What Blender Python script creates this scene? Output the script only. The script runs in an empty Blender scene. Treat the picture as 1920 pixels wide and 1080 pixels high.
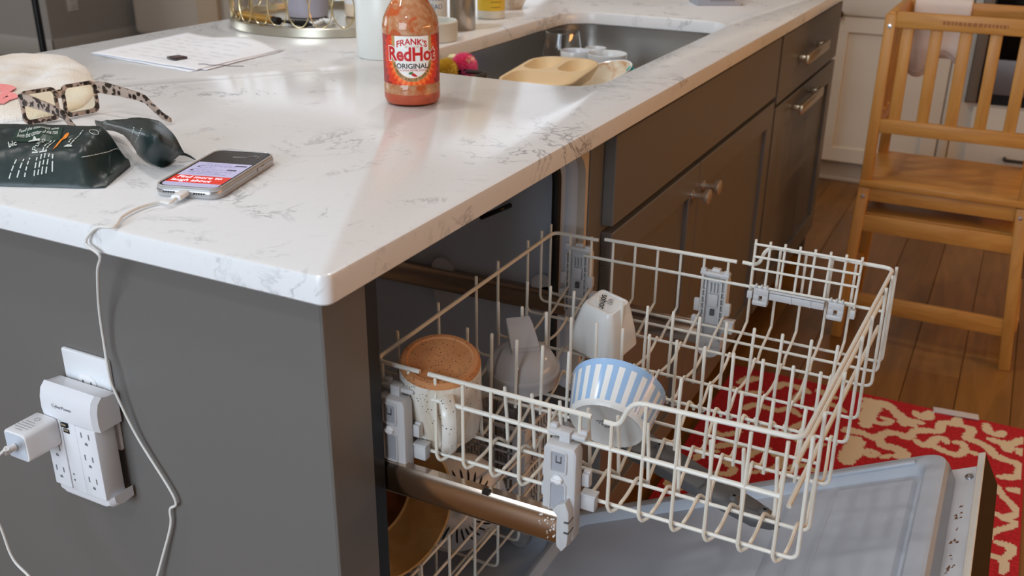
import bpy, bmesh, math, random
from mathutils import Vector, Matrix, noise
random.seed(7)
C = bpy.context.scene.collection
PI = math.pi

# ------------------------------------------------------------------ camera, world, lights, exposure
CAM = Vector((0.5106, -0.6423, 1.252)); YAW, PIT, ROL, FPX = -0.4684, 0.4052, 0.0109, 1843.82
fw = Vector((math.sin(YAW)*math.cos(PIT), math.cos(YAW)*math.cos(PIT), -math.sin(PIT)))
r0 = Vector((math.cos(YAW), -math.sin(YAW), 0)); u0 = r0.cross(fw)
rt = math.cos(ROL)*r0 + math.sin(ROL)*u0; up = -math.sin(ROL)*r0 + math.cos(ROL)*u0
cd = bpy.data.cameras.new('camera'); cam = bpy.data.objects.new('camera', cd); C.objects.link(cam)
M = Matrix((rt, up, -fw)).transposed().to_4x4(); M.translation = CAM; cam.matrix_world = M
cd.sensor_width = 36; cd.lens = FPX/1920*36; cd.clip_start = .02
cd.dof.use_dof = True; cd.dof.focus_distance = 1.2; cd.dof.aperture_fstop = 8.5
bpy.context.scene.camera = cam
vs = bpy.context.scene.view_settings
vs.view_transform = 'Standard'; vs.look = 'None'; vs.gamma = 1; vs.use_curve_mapping = False; vs.exposure = 0.0
w = bpy.data.worlds.new('world'); bpy.context.scene.world = w; w.use_nodes = True
w.node_tree.nodes['Background'].inputs[0].default_value = (.75, .85, 1, 1); w.node_tree.nodes['Background'].inputs[1].default_value = .4

def area(name, loc, target, sx, sy, col, power, spread=PI):
    d = bpy.data.lights.new(name, 'AREA'); d.shape = 'RECTANGLE'; d.size = sx; d.size_y = sy; d.color = col; d.energy = power; d.spread = spread
    o = bpy.data.objects.new(name, d); C.objects.link(o); o.location = loc
    o.rotation_euler = (Vector(target)-Vector(loc)).to_track_quat('-Z', 'Y').to_euler(); return o
area('window_light_back', (-.25, -3.05, 1.45), (-.2, 0, .7), 2.0, 1.6, (.74, .87, 1), 88)
area('window_light_side', (-7.9, .6, 1.6), (0, 1.0, .9), 2.6, 1.6, (.84, .92, 1), 62)
area('window_light_living', (-3.4, 7.25, 1.55), (-3.4, 0, 1.4), 8.5, 2.2, (.84, .91, 1), 75)
for lx, ly in ((-.9, .5), (-.6, 1.6), (-1.3, -.6), (-5.4, 2.0), (.2, -1.6)):
    area('ceiling_light', (lx, ly, 2.66), (lx, ly, 0), .16, .16, (1, .97, .93), 7.8)
area('kitchen_light', (1.9, 2.9, 2.66), (1.6, 2.7, 0), .16, .16, (1, .64, .32), 8)
area('warm_fill_light', (2.85, 1.3, 1.25), (0, 1.3, .45), 2.2, .12, (1, .48, .15), 18)  # added warm fill for the cabinet fronts, standing in for floor bounce
area('under_cabinet_light', (-.6, 4.12, 1.38), (-.6, 3.9, .9), 1.2, .05, (1, .84, .62), .5)

# ------------------------------------------------------------------ helpers
def ray(px, py): return fw + rt*((px-960)/FPX) - up*((py-540)/FPX)
def _pl(px, py, ax, v):
    d = ray(px, py); return CAM + d*((v-CAM[ax])/d[ax])
def AX(px, py, x): return _pl(px, py, 0, x)
def AY(px, py, y): return _pl(px, py, 1, y)
def AZ(px, py, z): return _pl(px, py, 2, z)
def lin(c):
    o = []
    for x in c:
        x /= 255; o.append(x/12.92 if x <= .04045 else ((x+.055)/1.055)**2.4)
    return tuple(o)+(1,)
MATS = {}
def mat(name, col=(200, 200, 200), rough=.5, metal=0, trans=0, ior=1.45, spec=.5, coat=0, emit=None, es=0, alpha=1, sheen=0):
    if name in MATS: return MATS[name]
    m = bpy.data.materials.new(name); m.use_nodes = True; b = m.node_tree.nodes['Principled BSDF']
    b.inputs['Base Color'].default_value = lin(col); b.inputs['Roughness'].default_value = rough; b.inputs['Metallic'].default_value = metal
    b.inputs['Transmission Weight'].default_value = trans; b.inputs['IOR'].default_value = ior; b.inputs['Specular IOR Level'].default_value = spec
    b.inputs['Coat Weight'].default_value = coat; b.inputs['Sheen Weight'].default_value = sheen
    if emit: b.inputs['Emission Color'].default_value = lin(emit); b.inputs['Emission Strength'].default_value = es
    MATS[name] = m; return m
def nd(m, t, **kw):
    n = m.node_tree.nodes.new(t)
    for k, v in kw.items():
        if k.startswith('i_'): n.inputs[int(k[2:]) if k[2:].isdigit() else k[2:]].default_value = v
        else: setattr(n, k, v)
    return n
def lk(m, a, b): m.node_tree.links.new(a, b)
def bsdf(m): return m.node_tree.nodes['Principled BSDF']
def coords(m, scale=(1, 1, 1), rot=(0, 0, 0)):
    t = nd(m, 'ShaderNodeTexCoord'); p = nd(m, 'ShaderNodeMapping'); p.inputs['Scale'].default_value = scale; p.inputs['Rotation'].default_value = rot
    lk(m, t.outputs['Object'], p.inputs['Vector']); return p.outputs['Vector']
def ramp(m, fac, stops):
    r = nd(m, 'ShaderNodeValToRGB'); e = r.color_ramp.elements
    while len(e) < len(stops): e.new(.5)
    for x, (p, c) in zip(e, stops): x.position = p; x.color = lin(c) if max(c) > 1 else tuple(c)+(1,)
    lk(m, fac, r.inputs[0]); return r.outputs[0]
def nz(m, vec, scale, detail=3, dist=0, rough=.5):
    n = nd(m, 'ShaderNodeTexNoise'); n.inputs['Scale'].default_value = scale; n.inputs['Detail'].default_value = detail
    n.inputs['Distortion'].default_value = dist; n.inputs['Roughness'].default_value = rough
    lk(m, vec, n.inputs['Vector']); return n.outputs['Fac']
def mixc(m, fac, a, b):
    n = nd(m, 'ShaderNodeMix', data_type='RGBA')
    for s, x in ((0, fac), (6, a), (7, b)):
        if isinstance(x, (int, float)): n.inputs[s].default_value = x
        elif isinstance(x, tuple): n.inputs[s].default_value = lin(x)
        else: lk(m, x, n.inputs[s])
    return n.outputs[2]
def mth(m, op, a, b=0):
    n = nd(m, 'ShaderNodeMath', operation=op)
    for i, x in enumerate((a, b)):
        if isinstance(x, (int, float)): n.inputs[i].default_value = x
        else: lk(m, x, n.inputs[i])
    return n.outputs[0]
def bump(m, h, strength=.2, dist=.002):
    b = nd(m, 'ShaderNodeBump'); b.inputs['Strength'].default_value = strength; b.inputs['Distance'].default_value = dist
    lk(m, h, b.inputs['Height']); lk(m, b.outputs[0], bsdf(m).inputs['Normal'])
def setc(m, c): lk(m, c, bsdf(m).inputs['Base Color'])

def fillet(path, r, n=4):
    P = [Vector(p) for p in path]; out = [P[0]]
    for a, b, c in zip(P, P[1:], P[2:]):
        d1, d2 = (a-b), (c-b); l = min(r, d1.length*.48, d2.length*.48); p, q = b+d1.normalized()*l, b+d2.normalized()*l
        for i in range(n+1):
            t = i/n; out.append(p*(1-t)**2+b*2*t*(1-t)+q*t*t)
    out.append(P[-1]); return out
def spline(path, n=6):
    P = [Vector(p) for p in path]; Q = [P[0]*2-P[1]]+P+[P[-1]*2-P[-2]]; out = []
    for i in range(1, len(Q)-2):
        a, b, c, d = Q[i-1:i+3]
        for k in range(n):
            t = k/n; out.append(.5*((2*b)+(c-a)*t+(2*a-5*b+4*c-d)*t*t+(3*b-a-3*c+d)*t**3))
    out.append(P[-1]); return out
def rrect(x0, x1, y0, y1, r, n=5):
    o = []
    for cx, cy, a in ((x1-r, y1-r, 0), (x0+r, y1-r, 90), (x0+r, y0+r, 180), (x1-r, y0+r, 270)):
        for i in range(n+1):
            t = math.radians(a+90*i/n); o.append((cx+r*math.cos(t), cy+r*math.sin(t)))
    return o
def frame(o, x, y, z=None):
    x = Vector(x).normalized(); y = Vector(y).normalized(); z = x.cross(y).normalized() if z is None else Vector(z).normalized()
    m = Matrix((x, y, z)).transposed().to_4x4(); m.translation = Vector(o); return m
def axisf(o, z, xh=(1, 0, 0)):
    z = Vector(z).normalized()
    if abs(z.dot(Vector(xh).normalized())) > .99: xh = (0, 1, 0)
    x = (Vector(xh)-z*Vector(xh).dot(z)).normalized(); return frame(o, x, z.cross(x), z)

class MB:
    def __init__(s): s.v, s.f, s.m = [], [], []
    def add(s, v, f, mi=0, M=None):
        k = len(s.v); s.v += [(M @ Vector(p)) if M is not None else Vector(p) for p in v]
        s.f += [tuple(i+k for i in q) for q in f]; s.m += [mi]*len(f) if isinstance(mi, int) else list(mi); return s
    def box(s, lo, hi, b=0, M=None, mi=0, seg=2):
        bm = bmesh.new(); bmesh.ops.create_cube(bm, size=1)
        for v in bm.verts: v.co = Vector([(l+h)/2+c*(h-l) for l, h, c in zip(lo, hi, v.co)])
        if b: bmesh.ops.bevel(bm, geom=bm.edges[:], offset=b, segments=seg, affect='EDGES', profile=.5)
        bm.verts.index_update(); s.add([v.co.copy() for v in bm.verts], [[v.index for v in f.verts] for f in bm.faces], mi, M); bm.free(); return s
    def loops(s, L, cap0=True, cap1=True, mi=0, M=None, closed=True):
        n = len(L[0]); v = [p for l in L for p in l]; f = []
        for i in range(len(L)-1):
            for j in range(n if closed else n-1):
                a, b = i*n+j, i*n+(j+1) % n; f.append((a, b, b+n, a+n))
        if cap0: f.append(tuple(range(n-1, -1, -1)))
        if cap1: f.append(tuple(range((len(L)-1)*n, len(L)*n)))
        return s.add(v, f, mi, M)
    def tube(s, path, r, seg=8, mi=0, M=None, closed=False):
        P = [Vector(p) for p in path]; R = r if isinstance(r, (list, tuple)) else [r]*len(P); L = []; N = None
        for i, p in enumerate(P):
            a = P[i-1] if i or closed else p; b = P[(i+1) % len(P)] if i < len(P)-1 or closed else p; t = (b-a).normalized()
            if N is None: N = t.orthogonal().normalized()
            N = (N-t*N.dot(t)).normalized(); B = t.cross(N)
            L.append([p+(N*math.cos(2*PI*k/seg)+B*math.sin(2*PI*k/seg))*R[i] for k in range(seg)])
        if closed: L.append(L[0])
        return s.loops(L, not closed, not closed, mi, M)
    def lathe(s, prof, n=32, M=None, mi=0, a0=0, a1=2*PI):
        full = abs(a1-a0-2*PI) < 1e-6; L = []
        for r, z in prof: L.append([(max(r, 1e-5)*math.cos(a0+(a1-a0)*k/(n if full else n-1)), max(r, 1e-5)*math.sin(a0+(a1-a0)*k/(n if full else n-1)), z) for k in range(n)])
        return s.loops(L, full and prof[0][0] > 1e-4, full and prof[-1][0] > 1e-4, mi, M, full)
    def prism(s, pts, z0, z1, M=None, b=0, mi=0):
        if b:
            c = Vector((sum(p[0] for p in pts)/len(pts), sum(p[1] for p in pts)/len(pts)))
            def ins(d):
                o = []
                for i, p in enumerate(pts):
                    a, q = Vector(pts[i-1]), Vector(pts[(i+1) % len(pts)]); p = Vector(p)
                    e1, e2 = (p-a).normalized(), (q-p).normalized(); nn = Vector((-(e1+e2).y, (e1+e2).x)); nn = nn.normalized() if nn.length > 1e-6 else Vector((0, 0)); o.append(p+nn*d)
                return o
            A = [[(p[0], p[1], z) for p in ins(d)] for d, z in ((b, z0), (b*.3, z0+b*.3), (0, z0+b), (0, z1-b), (b*.3, z1-b*.3), (b, z1))]
        else: A = [[(p[0], p[1], z0) for p in pts], [(p[0], p[1], z1) for p in pts]]
        return s.loops(A, mi=mi, M=M)
    def ball(s, c, r, n=12, M=None, mi=0, sz=1):
        T = Matrix.Translation(c); T = (M @ T) if M is not None else T
        return s.lathe([(r*math.sin(PI*i/n), -r*sz*math.cos(PI*i/n)) for i in range(n+1)], n*2, T, mi)
    def grid(s, P, mi=0):
        n = len(P[0]); return s.add([p for r in P for p in r], [(i*n+j, i*n+j+1, (i+1)*n+j+1, (i+1)*n+j) for i in range(len(P)-1) for j in range(n-1)], mi)

def tagp(o, label=None, cat=None, group=None, kind=None):
    for k, v in (('label', label), ('category', cat), ('group', group), ('kind', kind)):
        if v: o[k] = v
    return o
def link(name, me, parent=None, loc=None):
    o = bpy.data.objects.new(name, me); C.objects.link(o)
    if loc is not None: o.location = loc
    if parent is not None:
        o.parent = parent; o.matrix_parent_inverse = Matrix.Translation(parent.location).inverted() if parent.type == 'EMPTY' else Matrix()
    return o
def mesh(name, mb, mats, smooth=35):
    me = bpy.data.meshes.new(name); me.from_pydata([tuple(v) for v in mb.v], [], mb.f)
    for m in (mats if isinstance(mats, (list, tuple)) else [mats]): me.materials.append(m)
    me.polygons.foreach_set('material_index', mb.m); me.validate()
    bm = bmesh.new(); bm.from_mesh(me); bmesh.ops.remove_doubles(bm, verts=bm.verts, dist=1e-6); bmesh.ops.recalc_face_normals(bm, faces=bm.faces); bm.to_mesh(me); bm.free()
    if smooth:
        me.polygons.foreach_set('use_smooth', [True]*len(me.polygons)); me.set_sharp_from_angle(angle=math.radians(smooth))
    return me
def obj(name, mb, mats, parent=None, label=None, cat=None, group=None, kind=None, smooth=35, loc=None):
    return tagp(link(name, mesh(name, mb, mats, smooth), parent, loc), label, cat, group, kind)
def thing(name, loc, label, cat, group=None):
    o = bpy.data.objects.new(name, None); C.objects.link(o); o.location = loc; o.empty_display_size = .02
    return tagp(o, label, cat, group)
def solid(o, t, off=0):
    m = o.modifiers.new('thickness', 'SOLIDIFY'); m.thickness = t; m.offset = off; return o

def textmb(s, size, align='CENTER', shear=0, off=0, space=1):
    c = bpy.data.curves.new('t', 'FONT'); c.body = s; c.size = size; c.align_x = align; c.align_y = 'CENTER'; c.shear = shear; c.offset = off; c.space_character = space; c.resolution_u = 3
    o = bpy.data.objects.new('t', c); C.objects.link(o); bpy.context.view_layer.update()
    me = bpy.data.meshes.new_from_object(o.evaluated_get(bpy.context.evaluated_depsgraph_get()))
    v = [x.co.copy() for x in me.vertices]; f = [tuple(p.vertices) for p in me.polygons]
    bpy.data.objects.remove(o); bpy.data.curves.remove(c); bpy.data.meshes.remove(me); return v, f
def text(name, s, size, Mx, m, parent, align='CENTER', shear=0, off=0, sx=1, label=None):
    v, f = textmb(s, size, align, shear, off); mb = MB(); mb.add([(p.x*sx, p.y, 0) for p in v], f, 0, Mx); return obj(name, mb, m, parent, smooth=0, label=label)
def dashes(mb, x0, x1, y, h, Mx, wl=(.004, .012), gap=.002, mi=0):
    x = x0
    while x < x1:
        l = min(random.uniform(*wl), x1-x); mb.add([(x, y, 0), (x+l, y, 0), (x+l, y+h, 0), (x, y+h, 0)], [(0, 1, 2, 3)], mi, Mx); x += l+gap

# ------------------------------------------------------------------ materials
mquartz = mat('quartz', (233, 234, 236), .17, spec=.34)
v = coords(mquartz, (1, 1, 1)); d1 = nz(mquartz, v, 11, 9, .9, .66); d2 = nz(mquartz, v, 6.5, 3, .8)
vein = ramp(mquartz, mth(mquartz, 'ABSOLUTE', mth(mquartz, 'SUBTRACT', d1, .5)), [(0, (1, 1, 1)), (.010, (.45, .45, .45)), (.026, (0, 0, 0))])
msk = ramp(mquartz, d2, [(.52, (0, 0, 0)), (.68, (.9, .9, .9))])
fine = ramp(mquartz, nz(mquartz, v, 90, 4, .5), [(.60, (0, 0, 0)), (.78, (.12, .12, .12))])
fac = mth(mquartz, 'ADD', mth(mquartz, 'MULTIPLY', vein, msk), fine)
setc(mquartz, mixc(mquartz, fac, (233, 234, 236), (128, 128, 134)))
mgray = mat('cabinet_paint', (112, 109, 106), .38, spec=.35)
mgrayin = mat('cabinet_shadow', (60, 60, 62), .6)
mwhitecab = mat('white_cabinet_paint', (226, 220, 208), .4)
mwall = mat('wall_paint', (158, 150, 142), .85); mtrim = mat('trim_paint', (206, 200, 192), .5); mceil = mat('ceiling_paint', (235, 232, 226), .9)
mcream = mat('beige_fabric', (206, 192, 176), .95)
def wood(name, a, b, sc=(14, 1.2, 14), rough=.4, spec=.35):
    m = mat(name, a, rough, spec=spec); v = coords(m, sc); n = nz(m, v, 3, 5, 1.2); setc(m, ramp(m, n, [(.3, a), (.7, b)])); return m
mfloor = wood('floor_wood', (134, 98, 58), (104, 72, 40), (9, .9, 9), .33)
mbamL = wood('bamboo_upright', (206, 152, 80), (188, 132, 64), (16, 16, 2), .4)
mbamX = wood('bamboo_across', (206, 152, 80), (186, 130, 62), (2, 14, 16), .4)
mwhiteP = mat('white_plastic', (236, 236, 238), .3); mgreyP = mat('grey_plastic', (198, 198, 200), .4); mdarkP = mat('dark_grey_plastic', (84, 84, 86), .45)
mblack = mat('black_plastic', (18, 18, 19), .35); mrubber = mat('black_rubber', (12, 12, 13), .5)
mtub = mat('tub_plastic', (188, 198, 212), .35); mtub2 = mat('door_liner_plastic', (182, 188, 198), .38)
mwire = mat('rack_vinyl', (222, 219, 210), .35); mwirew = mat('rack_vinyl_cream', (223, 217, 204), .4)
msteel = mat('stainless', (176, 172, 166), .28, 1); mchrome = mat('polished_steel', (165, 160, 155), .14, 1); mnickel = mat('satin_nickel', (210, 190, 158), .32, .85)
mgold = mat('gold_wire', (212, 196, 152), .28, 1); mchamp = mat('champagne_metal', (204, 198, 182), .3, 1)
mglass = mat('clear_glass', (255, 255, 255), .0, 0, 1, 1.45)
mceramic = mat('white_ceramic', (232, 234, 234), .15); mink = mat('black_ink', (40, 40, 44), .6)
mscrew = mat('screw_metal', (200, 200, 205), .3, 1)

# ------------------------------------------------------------------ room shell
fl = obj('floor', MB().box((-8.3, -3.2, -.10), (3.2, 7.5, -.012)), mfloor, kind='structure')
k = 0
tone = [wood('floor_board_'+n, a, b, (9, .9, 9), .3) for n, a, b in (('dark', (140, 98, 48), (116, 78, 36)), ('mid', (148, 104, 52), (122, 84, 39)), ('light', (155, 110, 56), (128, 89, 42)))]
for i in range(13):
    x0 = -.12+i*.13; y = .3-random.random()*.9
    while y < 4.2:
        l = random.choice((.9, 1.1, 1.3)); a = max(y, .3); b = min(y+l, 4.2)
        if b-a > .05: obj('floor_board', MB().box((x0+.0008, a+.0008, -.012), (x0+.1292, b-.0008, 0), .0012, seg=1), random.choice(tone), fl)
        y += l
obj('floor_finish', MB().box((-8.3, -3.2, -.012), (-.12, 7.5, -.001)), mfloor, fl)
obj('floor_finish', MB().box((1.57, -3.2, -.012), (3.2, 7.5, -.001)), mfloor, fl)
obj('floor_finish', MB().box((-.12, -3.2, -.012), (1.57, .3, -.001)), mfloor, fl)
obj('floor_finish', MB().box((-.12, 4.2, -.012), (1.57, 7.5, -.001)), mfloor, fl)
obj('ceiling', MB().box((-8.3, -3.2, 2.7), (3.2, 7.5, 2.8)), mceil, kind='structure')
obj('wall_far', MB().box((-1.7, 4.26, 0), (3.2, 4.35, 2.7)), mwall, kind='structure')
obj('wall_right', MB().box((3.2, -3.2, 0), (3.3, 4.35, 2.7)), mat('warm_bounce_paint', (178, 134, 88), .7), kind='structure')  # unseen wall, its colour chosen warm to bounce warm light
wb = MB(); wb.box((-8.3, -3.3, 0), (-2.9, -3.2, 2.7)).box((-.3, -3.3, 0), (3.2, -3.2, 2.7)).box((-2.9, -3.3, 0), (-.3, -3.2, .7)).box((-2.9, -3.3, 2.3), (-.3, -3.2, 2.7))
obj('wall_back', wb, mwall, kind='structure')
wl = MB(); wl.box((-8.4, -3.2, 0), (-8.3, -.4, 2.7)).box((-8.4, 2.4, 0), (-8.3, 3.95, 2.7)).box((-8.4, -.4, 0), (-8.3, 2.4, .8)).box((-8.4, -.4, 2.4), (-8.3, 2.4, 2.7))
obj('wall_left', wl, mwall, kind='structure')
obj('wall_front_of_hall', MB().box((-8.3, 3.95, 0), (-5.3, 4.05, 2.7)), mwall, kind='structure')
obj('wall_hall', MB().box((-5.4, 4.05, 0), (-5.3, 5.42, 2.7)), mwall, kind='structure')
obj('wall_living', MB().box((-8.3, 7.4, 0), (3.2, 7.5, 2.7)), mwall, kind='structure')
def base(name, lo, hi):
    o = obj(name, MB().box(lo, hi, .004), mat('baseboard_paint', (172, 164, 154), .5), kind='structure'); return o
base('baseboard_hall', (-5.3, 3.93, 0), (-5.284, 5.40, .15)); base('baseboard_front', (-8.3, 3.934, 0), (-5.284, 3.95, .15))
cas = obj('trim_1', MB().box((-5.31, 5.40, 0), (-5.27, 5.52, 2.1), .004).box((-5.31, 5.415, 0), (-5.26, 5.43, 2.1), .003), mtrim, kind='structure')
obj('door_1', MB().box((-6.2, 5.60, 0), (-5.3, 5.64, 2.05), .004), mat('slate_door_paint', (120, 118, 122), .5), kind='structure')
# wall outlet on the far hall wall
p = AX(135, 5, -5.297); t = thing('wall_outlet', p, 'pale wall outlet plate on the dim taupe wall at top left', 'outlet')
obj('cover_plate', MB().box((-5.3, p.y-.045, p.z-.055), (-5.293, p.y+.045, p.z+.075), .003), mtrim, t)
for dz in (-.022, .03): obj('socket', MB().lathe([(.018, 0), (.018, .003), (.016, .004)], 16, axisf((-5.293, p.y, p.z+dz), (1, 0, 0))), mat('outlet_face', (190, 186, 180), .4), t)
# floor lamp with a black pole
p = AY(75, 56, 1.6); t = thing('floor_lamp', (p.x, 1.6, 0), 'slim black pole of a floor lamp at the top left', 'lamp')
obj('base', MB().lathe([(.0, 0), (.13, 0), (.14, .008), (.13, .02), (.02, .026), (0, .026)], 32, Matrix.Translation((p.x, 1.6, 0))), mblack, t)
obj('pole', MB().lathe([(.0115, .02), (.0115, 1.45)], 12, Matrix.Translation((p.x, 1.6, 0))), mblack, t)
sh = MB(); sh.lathe([(.19, 1.40), (.15, 1.66), (.149, 1.66), (.189, 1.40)], 32, Matrix.Translation((p.x, 1.6, 0))); obj('lamp_shade', sh, mcream, t)
# beige sofa, seen beyond the island
o0 = AZ(252, 66, .10); sx0, sy0 = o0.x, o0.y
t = thing('sofa', (sx0+.9, sy0+.4, 0), 'beige upholstered sofa beyond the far edge of the island', 'sofa')
obj('backrest', MB().box((sx0, sy0, .10), (sx0+1.05, sy0+.22, .86), .05, seg=4).box((sx0+1.09, sy0, .10), (sx0+2.6, sy0+.22, .86), .05, seg=4), mcream, t)
obj('seat', MB().box((sx0+.02, sy0+.2, .10), (sx0+2.58, sy0+.9, .45), .05, seg=4), mcream, t)
obj('frame_post', MB().box((sx0+.66, sy0-.035, .10), (sx0+.85, sy0+.01, .88), .008), mat('pale_wood', (206, 180, 150), .6), t)
for dz in (.5, .72): obj('bolt', MB().lathe([(.016, 0), (.016, .006), (.0, .008)], 12, axisf((sx0+.755, sy0-.035, dz), (0, -1, 0))), mdarkP, t)
for fx, fy in ((.08, .06), (2.5, .06), (.08, .82), (2.5, .82)): obj('foot', MB().lathe([(.02, 0), (.03, .10)], 12, Matrix.Translation((sx0+fx, sy0+fy, 0))), mblack, t)

# far white kitchen run
t = thing('base_cabinet', (-.7, 3.9, 0), 'white shaker base cabinet run with dark knob behind the bamboo tower', 'cabinet')
obj('carcass', MB().box((-1.65, 3.67, .10), (.318, 4.24, .875)), mwhitecab, t)
obj('toe_kick', MB().box((-1.65, 3.72, 0), (.318, 3.74, .10)).box((-1.65, 3.705, 0), (.318, 3.72, .02), .003), mat('toe_kick_paint', (196, 188, 176), .5), t)
def shaker(lo, hi, y, fr=.06, rec=.012, th=.02, axis='y'):
    mb = MB(); x0, z0 = lo; x1, z1 = hi
    def bx(a, b, c, d, n0, n1):
        if axis == 'y': mb.box((a, y-n1, c), (b, y-n0, d), .0015, seg=1)
        else: mb.box((y+n0, a, c), (y+n1, b, d), .0015, seg=1)
    bx(x0, x1, z0, z0+fr, 0, th); bx(x0, x1, z1-fr, z1, 0, th); bx(x0, x0+fr, z0+fr, z1-fr, 0, th); bx(x1-fr, x1, z0+fr, z1-fr, 0, th); bx(x0+fr-.002, x1-fr+.002, z0+fr-.002, z1-fr+.002, 0, th-rec)
    return mb
for i, (a, b) in enumerate(((-1.64, -1.17), (-1.165, -.69), (-.685, -.196), (-.19, .275))):
    dd = obj('door', shaker((a, .10), (b, .70), 3.67), mwhitecab, t)
    dr = obj('drawer', MB().box((a, 3.65, .708), (b, 3.67, .868), .002), mwhitecab, t)
    kx = AY(1574, 27, 3.62)
    if i == 2: obj('knob', MB().lathe([(.006, 0), (.006, .012), (.015, .02), (.016, .028), (.010, .032), (0, .033)], 16, axisf((kx.x, 3.65, kx.z), (0, -1, 0))), mat('dark_bronze', (70, 60, 50), .35, 1), t)
obj('filler_strip', MB().box((.282, 3.65, .10), (.316, 3.67, .868), .002), mwhitecab, t)
obj('countertop', MB().box((-1.66, 3.625, .875), (.318, 4.245, .905), .003), mquartz, t)
t = thing('oven_cabinet', (.8, 3.9, 0), 'white tall cabinet housing the black oven, at the right edge', 'cabinet')
obj('carcass', MB().box((.322, 3.67, .10), (1.3, 4.24, .402)).box((.322, 3.67, .402), (.350, 4.24, 2.2)).box((1.27, 3.67, .402), (1.3, 4.24, 2.2)).box((.35, 3.67, 1.15), (1.27, 4.24, 2.2)), mwhitecab, t)
obj('toe_kick', MB().box((.322, 3.72, 0), (1.3, 3.74, .10)), MATS['toe_kick_paint'], t)
dr = obj('drawer', MB().box((.388, 3.65, .11), (1.25, 3.67, .395), .002), mwhitecab, t)
obj('handle', MB().tube(fillet([(.535, 3.65, .2), (.535, 3.615, .2), (.75, 3.615, .2), (.75, 3.65, .2)], .012), .007, 8), mat('dark_bronze'), dr)
t = thing('wall_oven', (.8, 3.9, .402), 'black glass oven with a grey band behind the bamboo tower', 'oven')
obj('body', MB().box((.352, 3.66, .405), (1.268, 4.2, 1.145)), mblack, t)
dd = obj('door', MB().box((.40, 3.63, .452), (1.26, 3.66, 1.0), .003), mat('black_glass', (10, 10, 11), .08), t)
obj('grey_band', MB().box((.40, 3.622, .452), (1.26, 3.632, .585), .002), mat('band_metal', (140, 138, 142), .4, .6), dd)
obj('side_trim', MB().box((.354, 3.63, .41), (.392, 3.66, 1.14), .002), mat('oven_trim', (120, 112, 104), .4), t)
obj('control_panel', MB().box((.40, 3.63, 1.01), (1.26, 3.66, 1.14), .003), mblack, t)

# ------------------------------------------------------------------ island: cabinets
FX = -.036                     # face-frame plane
t = thing('island_end_panel', (-.6, .06, 0), 'plain grey painted end panel of the island holding the outlet', 'panel')
obj('panel', MB().box((-1.1, .0357, .0), (FX-.001, .055, .885), .0015, seg=1), mgray, t)
obj('front_stile', MB().box((FX-.02, .0362, .0), (FX, .108, .885), .001, seg=1), mgray, t)
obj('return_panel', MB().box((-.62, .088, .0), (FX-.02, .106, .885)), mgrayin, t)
t = thing('island_back_panel', (-1.1, 1.4, 0), 'grey panel closing the far side of the island', 'panel')
obj('panel', MB().box((-.86, .056, 0), (-.84, 2.7, .885)), mgray, t)
t = thing('sink_cabinet', (-.3, 1.3, 0), 'grey sink base cabinet with a false drawer front and two knobbed doors', 'cabinet')
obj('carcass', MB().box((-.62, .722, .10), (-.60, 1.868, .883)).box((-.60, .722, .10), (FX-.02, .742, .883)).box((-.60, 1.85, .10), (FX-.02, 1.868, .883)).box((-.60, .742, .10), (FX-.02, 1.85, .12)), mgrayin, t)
ff = MB(); ff.box((FX-.02, .6975, .10), (FX, .775, .885), .001, seg=1).box((FX-.02, 1.845, .10), (FX, 1.868, .885)).box((FX-.02, .775, .865), (FX, 1.845, .885)).box((FX-.02, .775, .69), (FX, 1.845, .74)).box((FX-.02, .775, .10), (FX, 1.845, .13))
obj('face_frame', ff, mgray, t)
obj('toe_kick', MB().box((-.12, .70, 0), (-.10, 1.868, .10)), mgrayin, t)
obj('drawer_front', MB().box((FX, .752, .724), (-.016, 1.858, .872), .0015, seg=1), mgray, t)
KN = mat('nickel_knob', (214, 202, 186), .3, .75)
for a, b, ky in ((.752, 1.226, 1.190), (1.230, 1.858, 1.262)):
    dd = obj('door', shaker((a, .115), (b, .712), FX, .058, .010, .02, 'x'), mgray, t)
    obj('knob', MB().lathe([(.010, 0), (.010, .002), (.0055, .004), (.0055, .018), (.008, .022), (.014, .026), (.0155, .030), (.0155, .034), (.012, .036), (0, .0365)], 24, axisf((-.016, ky, .655), (1, 0, 0))), KN, dd)
t = thing('end_cabinet', (-.3, 2.28, 0), 'grey island cabinet beyond the sink with a drawer over a pull-out door', 'cabinet')
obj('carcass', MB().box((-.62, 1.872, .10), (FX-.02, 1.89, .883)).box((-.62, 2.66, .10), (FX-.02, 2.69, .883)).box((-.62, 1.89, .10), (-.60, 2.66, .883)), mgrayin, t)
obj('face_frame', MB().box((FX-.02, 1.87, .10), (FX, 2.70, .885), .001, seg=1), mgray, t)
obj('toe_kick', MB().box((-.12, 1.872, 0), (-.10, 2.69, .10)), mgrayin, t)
obj('side_panel', MB().box((-.835, 2.70, 0), (FX, 2.715, .885), .001, seg=1), mgray, t)
dr = obj('drawer', MB().box((FX, 1.878, .700), (-.016, 2.69, .872), .0015, seg=1), mgray, t)
dd = obj('door', shaker((1.878, .115), (2.69, .690), FX, .065, .010, .02, 'x'), mgray, t)
for par, z in ((dr, .79), (dd, .655)):
    y0, y1 = 2.07, 2.36
    hb = MB(); hb.box((.004, y0, z-.017), (.017, y1, z+.010), .004); hb.box((-.016, y0+.01, z-.008), (.006, y0+.03, z+.006), .002); hb.box((-.016, y1-.03, z-.008), (.006, y1-.01, z+.006), .002)
    obj('handle', hb, mnickel, par)

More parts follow.
